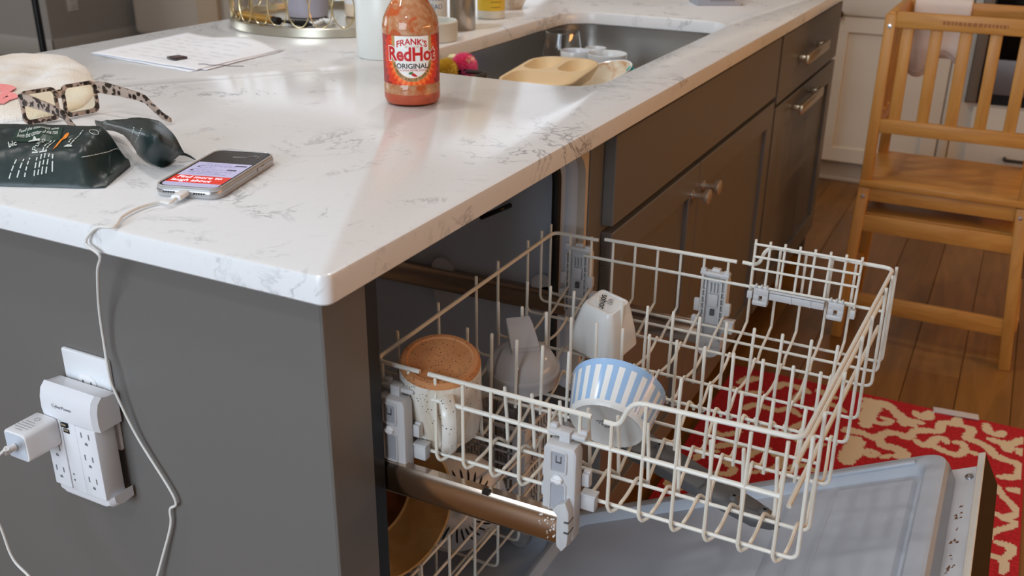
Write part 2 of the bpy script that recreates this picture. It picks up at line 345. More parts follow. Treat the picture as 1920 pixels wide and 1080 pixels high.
# ------------------------------------------------------------------ countertop with the sink cut-out
def shift(pts, d):
    n = len(pts); o = []
    for i in range(n):
        a, p, q = Vector(pts[i-1]), Vector(pts[i]), Vector(pts[(i+1) % n]); e1, e2 = (p-a), (q-p)
        e = (e1.normalized()+e2.normalized()).normalized(); o.append((p.x-e.y*d, p.y+e.x*d))
    return o
def ring_slab(outer, inner, z0, z1, r):
    bm = bmesh.new(); prof = [(r, z1), (r*.3, z1-r*.3), (0, z1-r), (0, z0+r*.5), (r*.5, z0)]
    tops, bots = [], []
    for pts, sg in ((outer, 1), (inner, -1)):
        L = [[bm.verts.new((x, y, z)) for x, y in shift(pts, sg*d)] for d, z in prof]; n = len(pts)
        for A, B in zip(L, L[1:]):
            for j in range(n): bm.faces.new((A[j], A[(j+1) % n], B[(j+1) % n], B[j]))
        tops.append(L[0]); bots.append(L[-1])
    for S in (tops, bots):
        es = [bm.edges.get((l[j], l[(j+1) % len(l)])) for l in S for j in range(len(l))]
        bmesh.ops.triangle_fill(bm, edges=es, use_beauty=True)
    bmesh.ops.recalc_face_normals(bm, faces=bm.faces); mb = MB(); bm.verts.index_update()
    mb.add([v.co.copy() for v in bm.verts], [[v.index for v in f.verts] for f in bm.faces]); bm.free(); return mb
SX0, SX1, SY0, SY1 = -.530, -.111, .862, 1.734
obj('countertop', ring_slab(rrect(-1.165, 0, 0, 2.745, .012, 6), rrect(SX0, SX1, SY0, SY1, .075, 10), .885, .915, .0042), mquartz, label='white quartz island countertop with fine grey veins and an undermount sink cut-out', cat='countertop', smooth=40)
# sink
t = thing('kitchen_sink', (-.32, 1.3, .76), 'stainless undermount sink basin full of dirty dishes', 'sink')
sk = MB(); zs = .762
def zl(x, z): return [(a, b, z) for a, b in x]
I = rrect(SX0-.002, SX1+.002, SY0-.002, SY1+.002, .077, 10)
sk.loops([zl(shift(I, -.02), .884), zl(I, .884), zl(I, zs+.02), zl(shift(I, .006), zs+.006), zl(shift(I, .02), zs)], False, True)
solid(obj('basin', sk, msteel, t), -.0015, 1)
obj('drain', MB().lathe([(.0, zs+.001), (.03, zs+.001), (.045, zs+.003), (.05, zs+.001)], 24, Matrix.Translation((-.45, 1.62, 0))), mchrome, t)

# ------------------------------------------------------------------ dishwasher: tub and half-open door
YA, YB = .112, .6965
t = thing('dishwasher', (-.3, .40, .10), 'open white-lined dishwasher under the counter with its door half lowered', 'dishwasher')
TZ0, TZ1, TX0, TX1 = .13, .868, -.60, -.05
def yz(x, y0, y1, z0, z1, r): return [(x, a, b) for a, b in rrect(y0, y1, z0, z1, r, 8)]
tb = MB(); tb.loops([yz(TX1, YA+.014, YB-.012, TZ0, TZ1, .05), yz(TX1-.02, YA+.016, YB-.014, TZ0, TZ1, .05), yz(-.074, YA+.024, YB-.022, TZ0+.008, TZ1-.008, .045), yz(TX0+.04, YA+.024, YB-.022, TZ0+.008, TZ1-.008, .045), yz(TX0, YA+.05, YB-.05, TZ0+.03, TZ1-.03, .04)], False, True)
tub = solid(obj('tub', tb, mtub, t), .004, 1)
fa, fb, fc = yz(-.0375, YA+.002, YB-.002, TZ0-.01, TZ1+.012, .012), yz(-.0375, YA+.014, YB-.012, TZ0, TZ1, .05), yz(TX1, YA+.014, YB-.012, TZ0, TZ1, .05)
ix = [i for i in list(range(27, 36))+list(range(0, 9))]
obj('front_flange', MB().grid([[l[i] for i in ix] for l in (fa, fb, fc)]), mat('flange_plastic', (196, 184, 170), .45), t)
gk = [Vector((-.078, a, b)) for a, b in rrect(YA+.030, YB-.028, TZ0+.014, TZ1-.014, .043, 8)]; gk = [Vector((-.078, YB-.028, .30))]+gk[:18]+[Vector((-.078, YA+.030, .6))]
obj('door_gasket', MB().tube(gk, .0075, 8), mrubber, t)
pc = AY(932, 391, .672)
obj('latch_loop', MB().tube(fillet([(pc.x-.022, .676, pc.z-.012), (pc.x-.018, .650, pc.z-.012), (pc.x+.018, .650, pc.z+.008), (pc.x+.022, .676, pc.z+.008)], .006), .004, 8), mblack, t)
for name, p in (('roller', (828, 505)), ('roller', (832, 555)), ('roller', (1016, 537)), ('roller', (1028, 560))):
    q = AY(p[0], p[1], .664); r = .020
    obj(name, MB().lathe([(0, 0), (r, 0), (r, .004), (r*.75, .005), (r*.7, .003), (r*.35, .003), (r*.3, .006), (r, .006), (r, .009), (0, .009)], 24, axisf((q.x, .674, q.z), (0, -1, 0))), mgreyP, t)
obj('dark_gap_cover', MB().box((-.060, .1085, .02), (-.0372, .1290, .884)), mrubber, t)  # black box added to darken the gap and cover the pale tub edge
# door: local frame, s along the door, n out of the inner face
th = math.radians(27.5); D = Vector((math.cos(th), 0, math.sin(th))); N = Vector((-math.sin(th), 0, math.cos(th))); DP = Vector((-.03, 0, .2175))
DM = Matrix((D, Vector((0, 1, 0)), N)).transposed().to_4x4(); DM.translation = DP
LY0, LY1, LS = .132, .690, .627
def dl(s0, s1, y0, y1, n, r, k=8): return [DM @ Vector((a, b, n)) for a, b in rrect(s0, s1, y0, y1, r, k)]
door = obj('door', MB().box((-.075, YA-.002, -.072), (LS+.041, YB+.004, -.066), .001, DM, seg=1).box((LS+.036, YA-.002, -.072), (LS+.042, YB+.004, -.020), .001, DM, seg=1), mat('door_panel_black', (30, 26, 23), .35), t)
obj('edge_trim', MB().box((LS+.033, YA-.002, -.0215), (LS+.0425, YB+.004, -.0185), .001, DM, seg=1), mat('edge_trim_paint', (214, 208, 198), .4), door)
obj('inner_plate', MB().box((-.06, YA+.002, -.066), (LS+.035, YB, -.036), .001, DM, seg=1), mat('plate_paint', (206, 206, 210), .4), door)
ln = MB()
ln.loops([dl(-.015, LS, LY0, LY1, -.037, .03), dl(-.015, LS, LY0, LY1, -.012, .03), dl(-.012, LS-.002, LY0+.003, LY1-.003, -.003, .03), dl(-.006, LS-.008, LY0+.008, LY1-.008, 0, .028),
          dl(.004, LS-.026, LY0+.026, LY1-.026, 0, .022), dl(.008, LS-.031, LY0+.031, LY1-.031, -.004, .02), dl(.012, LS-.036, LY0+.036, LY1-.036, -.014, .02)], False, True)
liner = obj('door_liner', ln, mtub2, door)
rz = MB()      # raised step of the liner towards the door top, its edge running across the door
st = [(.395, -.0145), (.402, -.0095), (.412, -.0075), (LS-.045, -.0075), (LS-.040, -.0145)]
rz.loops([[DM @ Vector((s, y, n)) for s, n in st] for y in (LY0+.06, LY1-.06)], True, True); obj('raised_field', rz, mtub2, liner)
rb = MB()
for s in (.435, .47): rb.box((s, LY0+.065, -.008), (s+.006, LY1-.065, -.0066), .0006, DM, seg=1)
obj('ridge', rb, mtub2, liner)
nb = MB(); nb.box((.44, LY1-.030, -.002), (.585, LY1-.020, .0035), .002, DM); obj('seal_lip', nb, mtub2, liner)
for y in (YB-.03, .40, .24):
    obj('screw', MB().lathe([(0, -.0358), (.006, -.0358), (.0055, -.033), (.002, -.0325), (0, -.034)], 12, DM @ Matrix.Translation((LS+.018, y, 0))), mscrew, door)
rs = MB()
for i in range(26):
    s, y = LS+random.uniform(.004, .014), random.uniform(.40, .60); rs.add([(s, y, -.0356), (s+random.uniform(.002, .005), y, -.0356), (s+.003, y+random.uniform(.002, .008), -.0356)], [(0, 1, 2)], 0, DM)
obj('rust_specks', rs, mat('rust', (120, 78, 40), .8), door, label='flecks of rust along the door edge')
obj('latch', MB().box((LS+.006, .22, -.035), (LS+.03, .28, -.026), .003, DM), mat('brown_latch', (70, 52, 44), .5), door)
for y0, y1 in ((YA-.001, YA+.016), (YB-.016, YB+.001)): obj('hinge_arm', MB().box((-.09, y0, -.064), (.12, y1, -.04), .002, DM, seg=1), msteel, t)
obj('kick_plate', MB().box((-.10, YA, .0), (-.085, YB, .118), .002), mblack, t)

# slide rails of the upper rack
def rail(yc, label, sgn):
    r = thing('rack_slide_rail', (-.16, yc, .61), label, 'rail')
    z0, z1 = .5905, .6285
    pr = [(yc-.008+x, z) for x, z in ((.0, z0+.004), (.002, z0), (.014, z0), (.016, z0+.004), (.016, z1-.006), (.013, z1), (.003, z1), (.0, z1-.006))]
    obj('channel', MB().loops([[(x, a, b+(x+.5)*.012) for a, b in pr] for x in (-.50, .176)]), mat('rail_steel', (196, 176, 158), .16, 1), r)
    return r
r1 = rail(.139, 'polished steel slide rail jutting out beside the island end panel', -1)
cp = MB(); q = axisf((.1755, .139, .6265), (0, -1, 0), (1, 0, 0))
cp.prism([(0, -.028), (.006, -.033), (.012, -.024), (.0135, -.004), (.013, .018), (.0085, .029), (.0, .024), (-.006, .016), (-.001, .010), (-.001, -.022)], -.012, .011, q, .002)
ec = obj('end_cap', cp, mgreyP, r1); obj('cap_groove', MB().box((.184, .126, .6195), (.1896, .1515, .6205)).box((.184, .126, .6325), (.1894, .1515, .6335)), mdarkP, ec)
obj('stop_notch', MB().box((.086, .1305, .6335), (.094, .1375, .6372)), mblack, r1)
gr = MB()
for i in range(30): gr.add([(.172-abs(random.gauss(0, .006)), .1308, .603+random.random()*.028)], []) if 0 else gr.box(*[(lambda c, s: (tuple(a-s for a in c), tuple(a+s for a in c)))((.173-abs(random.gauss(0, .007)), .1306, .604+random.random()*.028), random.uniform(.0003, .0008))][0])
obj('lime_specks', gr, mwhiteP, r1, label='white lime specks near the end cap')
rail(.668, 'dark slide rail on the far wall of the dishwasher', 1)

# ------------------------------------------------------------------ upper rack
t = thing('upper_dish_rack', (.17, .40, .635), 'white vinyl-coated upper dish rack pulled out of the dishwasher', 'rack')
YN, YF, XB, XF = .165, .643, -.069, .405
ZT, ZF, ZM, ZB = .741, .775, .711, .641
RY = [.168, .217, .309, .354, .406, .468, .561, .607, .640]
W = .0021
R3 = .0027
for nm, P in (('top_rail', [(-.010, YN, ZT), (XB, YN, ZT), (XB, YF, ZT), (.004, YF, ZT)]),
              ('top_rail', [(.001, YN, ZT), (.194, YN, ZT)]), ('top_rail', [(.014, YF, ZT+.003), (.213, YF, ZT+.005)]),
              ('top_rail', [(.208, YN, ZT-.002), (.224, YN, ZT-.002), (.236, YN, ZF-.005), (XF-.004, YN, ZF), (XF+.012, YF, ZF), (.252, YF, ZF+.001), (.243, YF, ZT+.005), (.221, YF, ZT+.006)])):
    obj(nm, MB().tube(fillet(P, .014, 5), R3, 10), mwire, t)
obj('middle_rail', MB().tube([(-.060, YN-.003, ZM+.002), (.388, YN-.003, ZM-.0005)], R3, 8), mwire, t)
obj('middle_rail', MB().tube([(-.02, YF+.003, ZM), (.414, YF+.003, ZM+.001)], .0023, 8), mwire, t)
for zz, y0, y1 in ((.735, YN+.018, YF-.004), (.692, YN+.012, YF-.004)): obj('front_bar', MB().tube([(XF-.010, y0, zz), (XF+.006, y1, zz)], R3, 8), mwirew, t)
for i, y in enumerate(RY):
    if i == 3: P = [(-.02, y, ZB-.004), (XF-.01, y, ZB-.004)]
    else:
        xf = XF+.006+.012*(y-.165)/.478
        tall = ZF+.004
        P = [(XB-.004, y, ZT+.013), (XB-.004, y, ZB), (xf, y, ZB), (xf-.002, y, tall)]
    obj('floor_rod', MB().tube(fillet(P, .010, 4), W, 8), mwire, t)
tine = {}
def tine_me(h, lean):
    k = (h, lean)
    if k not in tine: tine[k] = mesh('tine', MB().tube([(0, 0, 0), (lean*.4, 0, h*.5), (lean, 0, h-.001), (lean, 0, h)], [W, W, W, W*.7], 8), mwire)
    return tine[k]
H = ZB+.0038; V = ZB-.006
for k in range(-2, 12):
    xk = .0117+.0343*k; top = ZT if xk < .2 else (ZF-.004 if xk > .23 else ZT-.002); xs = xk+.0108
    if xk > XF-.01: continue
    P = [(xk, YN-.0035, top), (xk, YN-.004, ZB+.002), (xk+.003, YN-.002, ZB-.005), (xk+.008, YN+.006, ZB-.004), (xs-.001, YN+.009, ZB), (xs, .190, ZB+.001), (xs, .208, H-.001), (xs, .217, H), (xs+.001, .225, H-.002), (xs+.007, .234, V), (xs+.004, .262, V), (xs+.001, .298, H-.004), (xs, .309, H), (xs, .318, V+.004), (xs+.006, .33, V-.002), (xs+.002, .375, V), (xs-.001, .399, H-.003), (xs-.001, .407, H), (xs+.003, .411, ZB-.002), (xs+.006, .405, ZB-.004)]
    obj('cross_wire', MB().tube([P[0]]+spline(P[1:], 3), W*.95, 7), mwirew, t)
    if k != 11:
        link('tine', tine_me(.075, -.005), t, (xs+.010, .229, V)); link('tine', tine_me(.094, .001), t, (xs+.0135, .3085, V))
for k in range(-2, 11):
    xk = .0265+.0348*k; top = ZT+.002 if xk < .22 else ZF-.001
    if k == 10: xk -= .004
    P = [(xk, YF+.0035, top), (xk, YF+.004, ZB+.016), (xk, .626, ZB+.009), (xk-.001, .612, ZB+.003), (xk-.002, .600, ZB-.004), (xk+.001, .572, V+.001), (xk, .561, H), (xk, .553, V+.004), (xk+.001, .52, V-.001), (xk, .479, V+.003), (xk+.001, .468, H), (xk, .459, V+.003), (xk+.002, .437, V-.001), (xk+.004, .412, V+.004), (xk+.005, .406, H), (xk+.008, .402, ZB-.002), (xk+.011, .408, ZB-.004)]
    obj('cross_wire', MB().tube([P[0]]+spline(P[1:], 3), W*.95, 7), mwirew if k < 0 else mwire, t)
    link('tine', tine_me(.095, .001), t, (xk+.0115, .4745, V)); link('tine', tine_me(.094, -.001), t, (xk+.0085, .398, V))
# height adjusters
def adjuster(xc, yc, sg, zt=.706):
    F = Matrix(((1, 0, 0, xc), (0, sg, 0, yc), (0, 0, 1, 0), (0, 0, 0, 1)))      # local y points outwards from the rack
    a = MB(); zb = .594; hw = .0185
    pts = [(-hw, zb+.012), (-hw+.005, zb+.002), (hw-.006, zb), (hw, zb+.010), (hw, zt-.006), (hw-.003, zt), (-hw+.003, zt), (-hw, zt-.006)]
    Fm = F @ Matrix(((1, 0, 0, 0), (0, 0, 1, 0), (0, 1, 0, 0), (0, 0, 0, 1)))
    a.prism(pts, .006, .024, Fm, .0025)
    o = obj('height_adjuster', a, mgreyP, t)
    w = MB()
    if sg < 0:
        wins = ((-.0085, .0065, zt-.0295, zt-.007), (-.0085, .0065, zt-.0765, zt-.0445))
        for x0, x1, z0, z1 in wins: w.prism(rrect(x0, x1, z0, z1, .0015, 3), .0236, .0242, Fm)
        obj('recess_shade_plate', w, mat('recess_shade_grey', (164, 166, 174), .5), o, kind='stuff')  # slightly proud plates, darker grey painted in as the shade of a recess
        fr = MB()
        for x0, x1, z0, z1 in wins: fr.tube([(x, .0243, z) for x, z in rrect(x0-.0012, x1+.0012, z0-.0012, z1+.0012, .0025, 4)], .0015, 6, M=F, closed=True)
        obj('window_rim', fr, mgreyP, o, kind='stuff')
        obj('dial', MB().lathe([(0, .001), (.0058, .001), (.0058, .0035), (.004, .005), (0, .005)], 16, axisf(F @ Vector((-.001, .0225, zt-.0390)), (0, sg, 0))).box((-.0068, .0225, zt-.0405), (.0048, .0295, zt-.0372), .0008, F), mwhiteP, o)
        obj('latch_slot', MB().box((-.004, .0215, zt-.0185), (-.0032, .0249, zt-.011), 0, F).box((.0014, .0215, zt-.0185), (.0022, .0249, zt-.011), 0, F).box((-.004, .0215, zt-.0192), (.0022, .0249, zt-.0178), 0, F), mdarkP, o)
        obj('release_tab', MB().prism([(-.008, zb+.003), (.008, zb+.001), (.007, zb+.016), (.003, zb+.020), (-.005, zb+.021), (-.008, zb+.014)], .0235, .0252, Fm, .0008), mgreyP, o)
    else:
        rbm = MB()
        for x0 in (-.0165, .012):
            for i in range(7): rbm.box((x0, .000, zt-.022-i*.010), (x0+.0045, .007, zt-.0205-i*.010), 0, F)
        rbm.box((-.0185, -.001, zb+.02), (-.0165, .007, zt-.006), 0, F).box((-.012, -.001, zb+.02), (-.0105, .007, zt-.006), 0, F).box((.0165, -.001, zb+.02), (.0185, .007, zt-.006), 0, F).box((.0105, -.001, zb+.02), (.012, .007, zt-.006), 0, F)
        for i in range(3): rbm.box((-.006+i*.005, .0, zt-.024), (-.0045+i*.005, .007, zt-.010), 0, F)
        rbm.box((-.007, .002, zt-.046), (.007, .0065, zt-.027), .001, F)
        obj('ribs', rbm, mgreyP, o)
        obj('window', MB().box((-.003, .0015, zt-.060), (.003, .0062, zt-.051), 0, F), mdarkP, o)
        obj('wheel', MB().lathe([(0, 0), (.018, 0), (.019, .003), (.018, .006), (.006, .006), (.0045, .003), (0, .003)], 24, axisf(F @ Vector((0, .006, zb+.012)), (0, -sg, 0))), mgreyP, o)
    obj('top_clip', MB().box((-.0205, -.004, zt+.003), (.0215, .010, zt+.0085), .0015, F).box((-.0205, -.003, zt+.006), (-.012, .005, zt+.0125), .002, F).box((.012, -.003, zt+.006), (.0215, .005, zt+.0125), .002, F).box((-.006, .004, zt-.004), (.006, .0135, zt+.0115), .001, F), mgreyP, o)
    for x0, x1 in ((hw, hw+.008), (-hw-.008, -hw)):
        obj('side_clip', MB().box((x0, -.002, ZB+.019), (x1, .004, ZB+.038), .001, F).box((x0, .003, ZB+.021), (x1, .0075, ZB+.036), .0006, F), mgreyP, o)
    obj('wire_clip', MB().box((hw-.001, -.004, ZB-.008), (hw+.0155, .0075, ZB+.0115), .002, F).box((hw-.001, -.004, ZB+.010), (hw+.0165, .0085, ZB+.0125), .0006, F), mgreyP, o)
    obj('wire_clip', MB().box((-hw-.010, -.004, ZB-.006), (-hw+.001, .006, ZB+.0105), .002, F), mgreyP, o)
adjuster(-.034, YN-.002, -1, .713); adjuster(.1715, YN-.002, -1, .713); adjuster(-.030, YF+.002, 1, .715); adjuster(.183, YF+.002, 1, .715)
# fold-down cup shelf at the far front
sh = MB(); ys = .628
obj_s = None
for i in range(8):
    x = .2385+.0199*i; sh.tube([(x, ys, .716 if i in (0, 7) else .7225), (x+.001, ys, .789)], .0018, 7)
for z in (.7835, .7655, .7475, .7225): sh.tube([(.2385, ys-.003, z), (.379, ys-.003, z+.0005)], .0018, 7)
cs = obj('cup_shelf', sh, mwire, t)
hg = MB(); hg.box((.236, ys-.006, .704), (.2435, ys+.004, .7145), .001).box((.374, ys-.006, .702), (.381, ys+.004, .714), .001)
hg.box((.2665, ys-.007, .707), (.3405, ys+.003, .7175), .0015).box((.2665, ys-.008, .7185), (.3405, ys-.001, .7205), .0006)
for x in (.296, .322): hg.box((x, ys-.0085, .7075), (x+.0012, ys-.006, .717))
for x0 in (.245, .3455):
    hg.box((x0, ys-.007, .7105), (x0+.0205, ys+.003, .7215), .001).box((x0, ys-.007, .702), (x0+.008, ys+.003, .7115), .0008).box((x0+.0125, ys-.007, .702), (x0+.0205, ys+.003, .7115), .0008).box((x0-.001, ys-.008, .6955), (x0+.0205, ys+.004, .7035), .0025)
    for j in range(3): hg.box((x0+.001+j*.0075, ys-.007, .7215), (x0+.004+j*.0075, ys-.001, .7265), .0008)
obj('hinge_clip', hg, mgreyP, cs)
# spray arm under the rack
cA, cB = Vector((.150, .373, .602)), Vector((.372, .275, .602)); dA = (cB-cA).normalized(); Ma = frame(cA, dA, (-dA.y, dA.x, 0), (0, 0, 1))
Lh = (cB-cA).length
arm = MB(); arm.prism([(-.20, -.012), (-.16, -.018), (-.03, -.026), (0, -.03), (.03, -.026), (.17, -.020), (Lh-.022, -.016), (Lh-.004, -.004), (Lh, .006), (Lh-.005, .012), (Lh-.04, .017), (.03, .026), (0, .03), (-.03, .026), (-.16, .018), (-.20, .008)], -.014, 0, Ma, .004)
ao = obj('spray_arm', arm, mdarkP, t, label='dark grey spray arm under the rack')
for x, y in ((.06, .010), (.10, -.004), (.145, .006), (.185, -.002), (Lh-.02, .004), (-.08, .008), (-.13, -.006)):
    obj('nozzle', MB().lathe([(.007, 0), (.0045, .0035), (.0022, .0035), (.002, .001)], 16, Ma @ Matrix.Translation((x, y, 0))), mdarkP, ao)
    obj('nozzle_hole', MB().lathe([(0, .0024), (.0021, .0024)], 12, Ma @ Matrix.Translation((x, y, 0))), mblack, ao)
obj('hub', MB().lathe([(.02, -.02), (.024, -.012), (.024, .006), (.016, .012), (.012, .034), (0, .034)], 20, Ma), mdarkP, ao)

# ------------------------------------------------------------------ dishes in the upper rack
cdir = Vector((.52, -.85, 0))
def tilt(deg, d=cdir): return Vector((0, 0, math.cos(math.radians(deg))))+d.normalized()*math.sin(math.radians(deg))
# speckled mug, upside down
mspk = mat('speckled_glaze', (226, 222, 214), .22); v = coords(mspk); vo = nd(mspk, 'ShaderNodeTexVoronoi'); vo.inputs['Scale'].default_value = 230; lk(mspk, v, vo.inputs['Vector'])
sp = ramp(mspk, vo.outputs['Distance'], [(.16, (1, 1, 1)), (.22, (0, 0, 0))]); sp2 = mth(mspk, 'MULTIPLY', sp, ramp(mspk, nz(mspk, v, 60, 2), [(.47, (0, 0, 0)), (.53, (1, 1, 1))]))
setc(mspk, mixc(mspk, sp2, ramp(mspk, nz(mspk, coords(mspk, (40, 40, 9)), 1, 4, .5), [(.45, (228, 225, 218)), (.75, (186, 168, 140))]), (48, 42, 38)))
mtc = mat('raw_stoneware', (190, 130, 84), .75); v = coords(mtc); vo = nd(mtc, 'ShaderNodeTexVoronoi'); vo.inputs['Scale'].default_value = 260; lk(mtc, v, vo.inputs['Vector'])
setc(mtc, mixc(mtc, mth(mtc, 'MULTIPLY', ramp(mtc, vo.outputs['Distance'], [(.16, (1, 1, 1)), (.24, (0, 0, 0))]), .8), ramp(mtc, nz(mtc, v, 22, 3), [(.35, (182, 122, 76)), (.7, (204, 146, 98))]), (60, 40, 30)))
mc = AZ(825, 671, .744); t = thing('speckled_mug', (mc.x, mc.y, .648), 'speckled white mug with bare brown base, upside down in the upper rack', 'mug')
u = tilt(13); Mm = axisf(mc-u*.1, u, Vector((.52, .85, 0)))
bd = MB(); bd.lathe([(.0415, .004), (.044, .0), (.0465, .002), (.0475, .02), (.0472, .06), (.0462, .0925), (.0450, .0930), (.0450, .0900), (.0430, .05), (.0420, .01)], 48, Mm); obj('body', bd, mspk, t)
obj('base', MB().lathe([(.0462, .0922), (.0455, .0965), (.043, .0995), (.038, .1000), (.036, .0985), (0, .0980)], 48, Mm), mtc, t, label='unglazed brown stoneware base')
hd = Mm.inverted().to_3x3() @ Vector((.62, -.78, 0)); hd.z = 0; hd.normalize()
hp = [Vector((hd.x*r, hd.y*r, z)) for r, z in ((.044, .083), (.060, .082), (.070, .070), (.0715, .045), (.064, .018), (.045, .008))]
hm = MB(); L = []
hps = spline(hp, 5); sd = Vector((-hd.y, hd.x, 0))
for i, p in enumerate(hps):
    a = hps[max(i-1, 0)]; b = hps[min(i+1, len(hps)-1)]; tg = (b-a).normalized(); nn = tg.cross(sd)
    L.append([p+sd*.0085*math.cos(2*PI*k/12)+nn*.0045*math.sin(2*PI*k/12) for k in range(12)])
obj('handle', hm.loops(L, M=Mm), mspk, t)
# grey travel-mug lid
lc = AZ(981, 690, .664); t = thing('travel_mug_lid', (lc.x, lc.y, .650), 'grey domed travel mug lid with flip tab, in the upper rack', 'lid')
u = tilt(6); Ml = axisf(lc, u, Vector((.85, .52, 0))); mlid = mat('grey_lid_plastic', (176, 176, 180), .18)
obj('dome', MB().lathe([(.0455, -.014), (.0465, .0), (.0472, .002), (.0465, .0045), (.0440, .006), (.042, .012), (.037, .021), (.028, .028), (.016, .032), (0, .033)], 48, Ml).lathe([(.0455, -.014), (.0435, -.014), (.043, .004), (.03, .018), (0, .024)], 48, Ml), mlid, t)
tabp = [(-.014, .020, .0345), (-.0155, .044, .030), (-.018, .056, .0215)]
tm = MB(); F2 = Ml @ Matrix.Rotation(math.radians(8), 4, 'Z')
def tq(y, hw, z0, z1): return [F2 @ Vector(p) for p in ((-hw, y, z0), (-hw, y, z1-.001), (-hw+.001, y, z1), (hw-.001, y, z1), (hw, y, z1-.001), (hw, y, z0))]
tm.loops([tq(-.011, .0180, .028, .0345), tq(-.006, .0182, .028, .0385), tq(.008, .0175, .031, .0455), tq(.024, .0165, .044, .0520), tq(.036, .0155, .051, .0545)])
obj('flip_tab', tm, mlid, t, smooth=25)
obj('hinge', MB().box((-.018, -.013, .028), (.018, -.004, .0365), .0015, F2), mlid, t)
# square white bowl
bc = AZ(1137, 566, .722); t = thing('square_bowl', (bc.x, bc.y, .65), 'small square white bowl, upside down on the tines of the upper rack', 'bowl')
u = tilt(12); Ms = axisf(bc, u, Vector((math.cos(-.22), math.sin(-.22), 0)))
def sq(h, r, z): return [(a, b, z) for a, b in rrect(-h, h, -h, h, r, 5)]
obj('body', MB().loops([sq(.018, .004, -.0015), sq(.0195, .005, 0), sq(.0225, .0065, -.0008), sq(.0245, .008, -.004), sq(.0285, .010, -.020), sq(.0335, .011, -.045), sq(.0370, .012, -.068), sq(.0368, .012, -.0695), sq(.0355, .011, -.0690), sq(.031, .010, -.045), sq(.026, .009, -.018), sq(.020, .006, -.006)], M=Ms), mceramic, t, smooth=40)
Mt = Ms @ Matrix.Translation((0, 0, .0002)) @ Matrix.Rotation(math.radians(-65), 4, 'Z')
text('lettering', 'sohor', .0135, Mt @ Matrix.Translation((.001, -.004, 0)), mink, t, off=.0002)
lg = MB()
for i in range(4): lg.box((-.007+i*.0035, .0015, 0), (-.0062+i*.0035, .0085, .0001), 0, Mt @ Matrix.Shear('XY', 4, (0, 0)))
obj('emblem', lg, mink, t)
# striped round bowl lying on its side
bn = (-fw*.58+(-rt*.39-up*.92)*.81).normalized(); bb = AZ(1137, 800, .676)
t = thing('striped_bowl', (bb.x, bb.y, .65), 'round bowl with light blue and white stripes, propped sideways in the upper rack', 'bowl')
Mb = axisf(bb, -bn, (0, 0, 1))        # z from base to rim
mblue = mat('light_blue_glaze', (156, 190, 228), .15)
NS = 96; prof = [(0, .004), (.034, .004), (.039, .0015), (.0415, 0), (.0445, .003), (.0455, .006), (.0535, .047), (.0545, .0525), (.0550, .0545), (.0535, .0550), (.0515, .0525), (.041, .012), (.02, .008), (0, .0075)]
mb = MB(); L = [[(r*math.cos(2*PI*k/NS), r*math.sin(2*PI*k/NS), z) for k in range(NS)] for r, z in [(max(r, 1e-4), z) for r, z in prof]]
mb.loops(L, True, True, M=Mb); mi = []
for i in range(len(prof)-1):
    for k in range(NS): mi.append(1 if i in (6, 7) or (i == 5 and (k % 4) < 2) else 0)
mb.m = mi+[0, 0]; obj('body', mb, [mceramic, mblue], t, smooth=40)
Mt = Mb @ frame((0, 0, .0038), (1, 0, 0), (0, -1, 0)) @ Matrix.Rotation(math.radians(-75), 4, 'Z')
lg = MB()
for i in range(4): dashes(lg, -.012+i*.002, .012-i*.002, .004-i*.0038, .0022, Mt, (.001, .0022), .0008)
obj('base_print', lg, mat('blue_ink', (60, 66, 92), .5), t)

# ------------------------------------------------------------------ lower rack and its load
t = thing('lower_dish_rack', (-.3, .40, .26), 'lower dish rack of white wire inside the dishwasher below the rail', 'rack')
lx, ly0, ly1, lz, lt = -.058, .15, .655, .262, .414
for z in (lt, .374, .334, .292): obj('front_bar', MB().tube([(lx, ly0, z), (lx, ly1, z)], .0021, 7), mwirew, t)
for i in range(8):
    y = ly0+.0025+.0712*i; obj('floor_rod', MB().tube(fillet([(-.54, y, lt), (-.54, y, lz), (lx+.003, y, lz), (lx+.003, y, lt+.006)], .012), .0022, 7), mwire, t)
for i in range(7):
    x = -.11-.07*i; obj('cross_wire', MB().tube(fillet([(x, ly0, lt), (x, ly0, lz), (x, ly1, lz), (x, ly1, lt)], .012), .0021, 7), mwire, t)
for z in (lt,): obj('side_bar', MB().tube([(-.54, ly0, z), (lx, ly0, z)], .0021, 7), mwire, t); obj('side_bar', MB().tube([(-.54, ly1, z), (lx, ly1, z)], .0021, 7), mwire, t)
for x in (-.13, -.24, -.35, -.46):
    for y in (.33, .38): link('tine', tine_me(.094, .001), t, (x, y, lz))
for x in (-.12, -.48):
    for y in (ly0+.01, ly1-.01): obj('roller', MB().lathe([(0, -.008), (.018, -.008), (.02, 0), (.018, .008), (0, .008)], 20, axisf((x, y, .158+.0), (0, 1, 0)) @ Matrix.Translation((0, 0, 0))), mgreyP, t)
    for y in (ly0+.01, ly1-.01): obj('roller_bracket', MB().box((x-.008, y-.003, .158), (x+.008, y+.003, .266), .001, seg=1), mgreyP, t)
